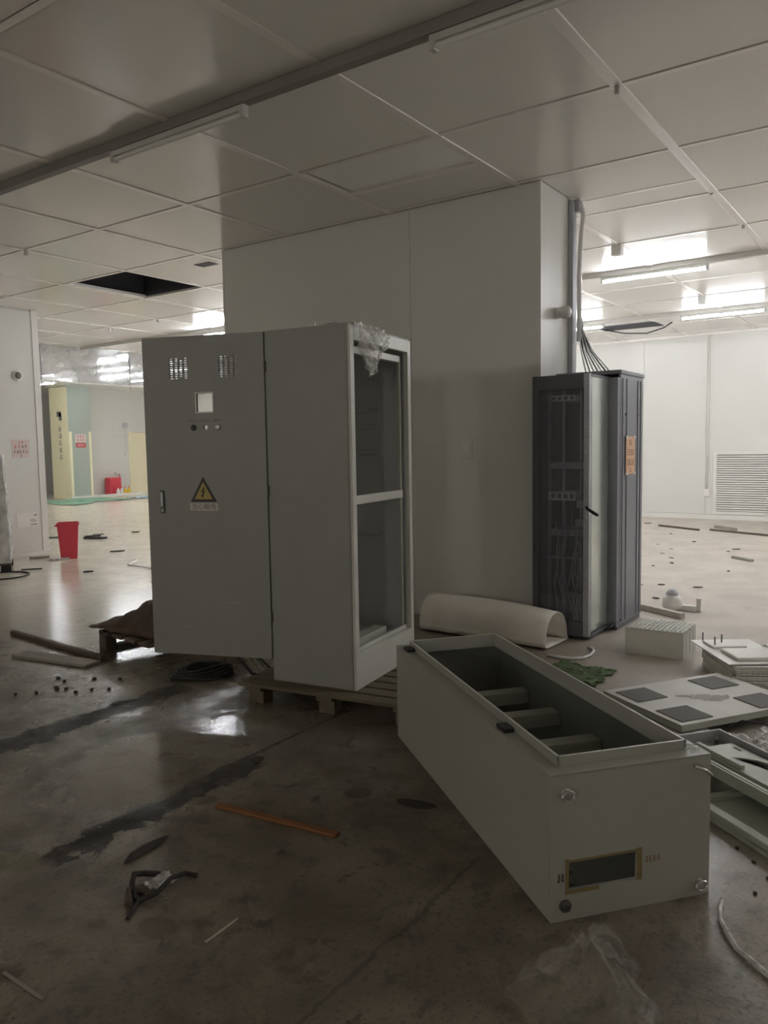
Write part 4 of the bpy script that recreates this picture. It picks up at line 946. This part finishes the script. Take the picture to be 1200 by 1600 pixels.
# around the bin
fd = [(6.29, 10.36, .16, .05, 'debris_pale', 'pale plaster lump at the foot of the left wall end'), (6.30, 9.92, .14, .08, 'film_dense', 'clump of pale film left of the red bin'),
      (5.61, 9.44, .13, .02, 'debris_dark', 'dark sliver on the floor before the wrapped stack'), (7.30, 9.95, .12, .03, 'debris_dark', 'dark scrap on the wet floor right of the red bin'),
      (8.6, 12.3, .10, .04, 'debris_dark', 'dark scrap on the far wet floor behind the bin'), (9.2, 12.0, .08, .03, 'debris_dark', 'small dark scrap near the far reflections'),
      (7.9, 12.6, .35, .12, 'debris_dark', 'low heap of dark rubbish beside the left wall corner'), (5.85, 8.6, .07, .02, 'debris_dark', 'small dark chip in the middle of the wet floor')]
for x, y, a, b_, m, l in fd: chip(x, y, a, b_, R(-35), .03 if m != 'debris_dark' else .015, m, l, 'scrap')
strip([(8.3, 11.6), (8.15, 11.7), (8.05, 11.9), (8.2, 12.1), (8.45, 12.0)], .018, 'cable_black', 'cable_scrap', 'curled cable on the far wet floor right of the bin', 'cable')
strip([(5.1+.32*math.cos(a), 9.25+.30*math.sin(a)) for a in [R(20*i) for i in range(19)]], .010, 'cable_black', 'cable_scrap', 'loop of wire on the floor at the left edge', 'wire')
strip([(6.9, 9.0), (6.7, 8.75, .02), (6.45, 8.6), (6.4, 8.2, .02), (6.35, 7.9)], .012, 'cable_white', 'cable_scrap', 'pale cord trailing along the wet floor toward the cabinet', 'cord')
MBp = MB().box((0, 0, 0), (.42, .34, .01)).build('floor_plate', 'debris_pale', None, bevel=.002, loc=(5.62, 7.05, 0), rz=R(-30)); tag(MBp, 'thin pale plate on the wet floor beside the cabinet door', 'plate')
# right-hand floor
beam('wood_batten', (14.22, 3.98), (13.75, 3.2), .05, .03, 'dark_wood', 'dark batten on the dusty floor left of the grille', 'batten')
beam('wood_batten', (13.86, 3.04), (13.4, 2.05), .05, .03, 'dark_wood', 'dark batten on the dusty floor below the grille', 'batten')
beam('wood_batten', (14.3, 3.05), (13.95, 2.66), .06, .05, 'grey_wood', 'grey batten lying across the dusty floor near the grille', 'batten')
beam('wood_batten', (10.72, 2.07), (10.49, 1.81), .06, .03, 'grey_wood', 'short stick on the dusty floor at mid distance', 'batten')
rf = [(8.35, 2.31, .05, .03, 'black chip on the dusty floor beside the rack edge'), (8.38, 1.95, .07, .02, 'thin dark chip on the dusty floor right of the black chip'), (9.6, 1.9, .03, .02, 'tiny dark chip on the dusty floor at mid distance'),
      (9.93, 2.62, .06, .03, 'dark chip on the dusty floor farther back'), (14.6, 4.3, .10, .04, 'dark scrap close to the skirting of the right wall'), (12.2, 2.9, .06, .03, 'dark scrap in the middle of the dusty floor'), (11.6, 2.2, .08, .03, 'brownish scrap on the dusty floor before the grille'), (7.6, 2.15, .06, .03, 'dark scrap at the foot of the rack side')]
for x, y, a, b_, l in rf: chip(x, y, a*.75, b_*.8, x, .010, 'debris_dark', l, 'scrap')
for i in range(16):
    rd = random.Random(200+i); x = rd.uniform(7.6, 14.8); y = .30*x+rd.uniform(-1.6, .8)-.4
    chip(x, y, .02+.03*rd.random(), .012+.01*rd.random(), rd.random()*6, .008, 'grey_wood' if i % 2 else 'debris_dark', 'small crumb of rubble on the dusty floor by the right wall', 'crumb', 'rubble_crumb', 300+i, 'rubble crumbs on the dusty floor')
for i, (x, y) in enumerate(((2.86, .42), (2.95, .48), (2.80, .30), (3.02, .55), (2.74, .44))):
    chip(x, y, .009, .007, i, .008, 'debris_dark', 'dark crumb on the wet floor right of the lying shell', 'crumb', 'dirt_crumb', 400+i, 'dirt crumbs right of the shell')
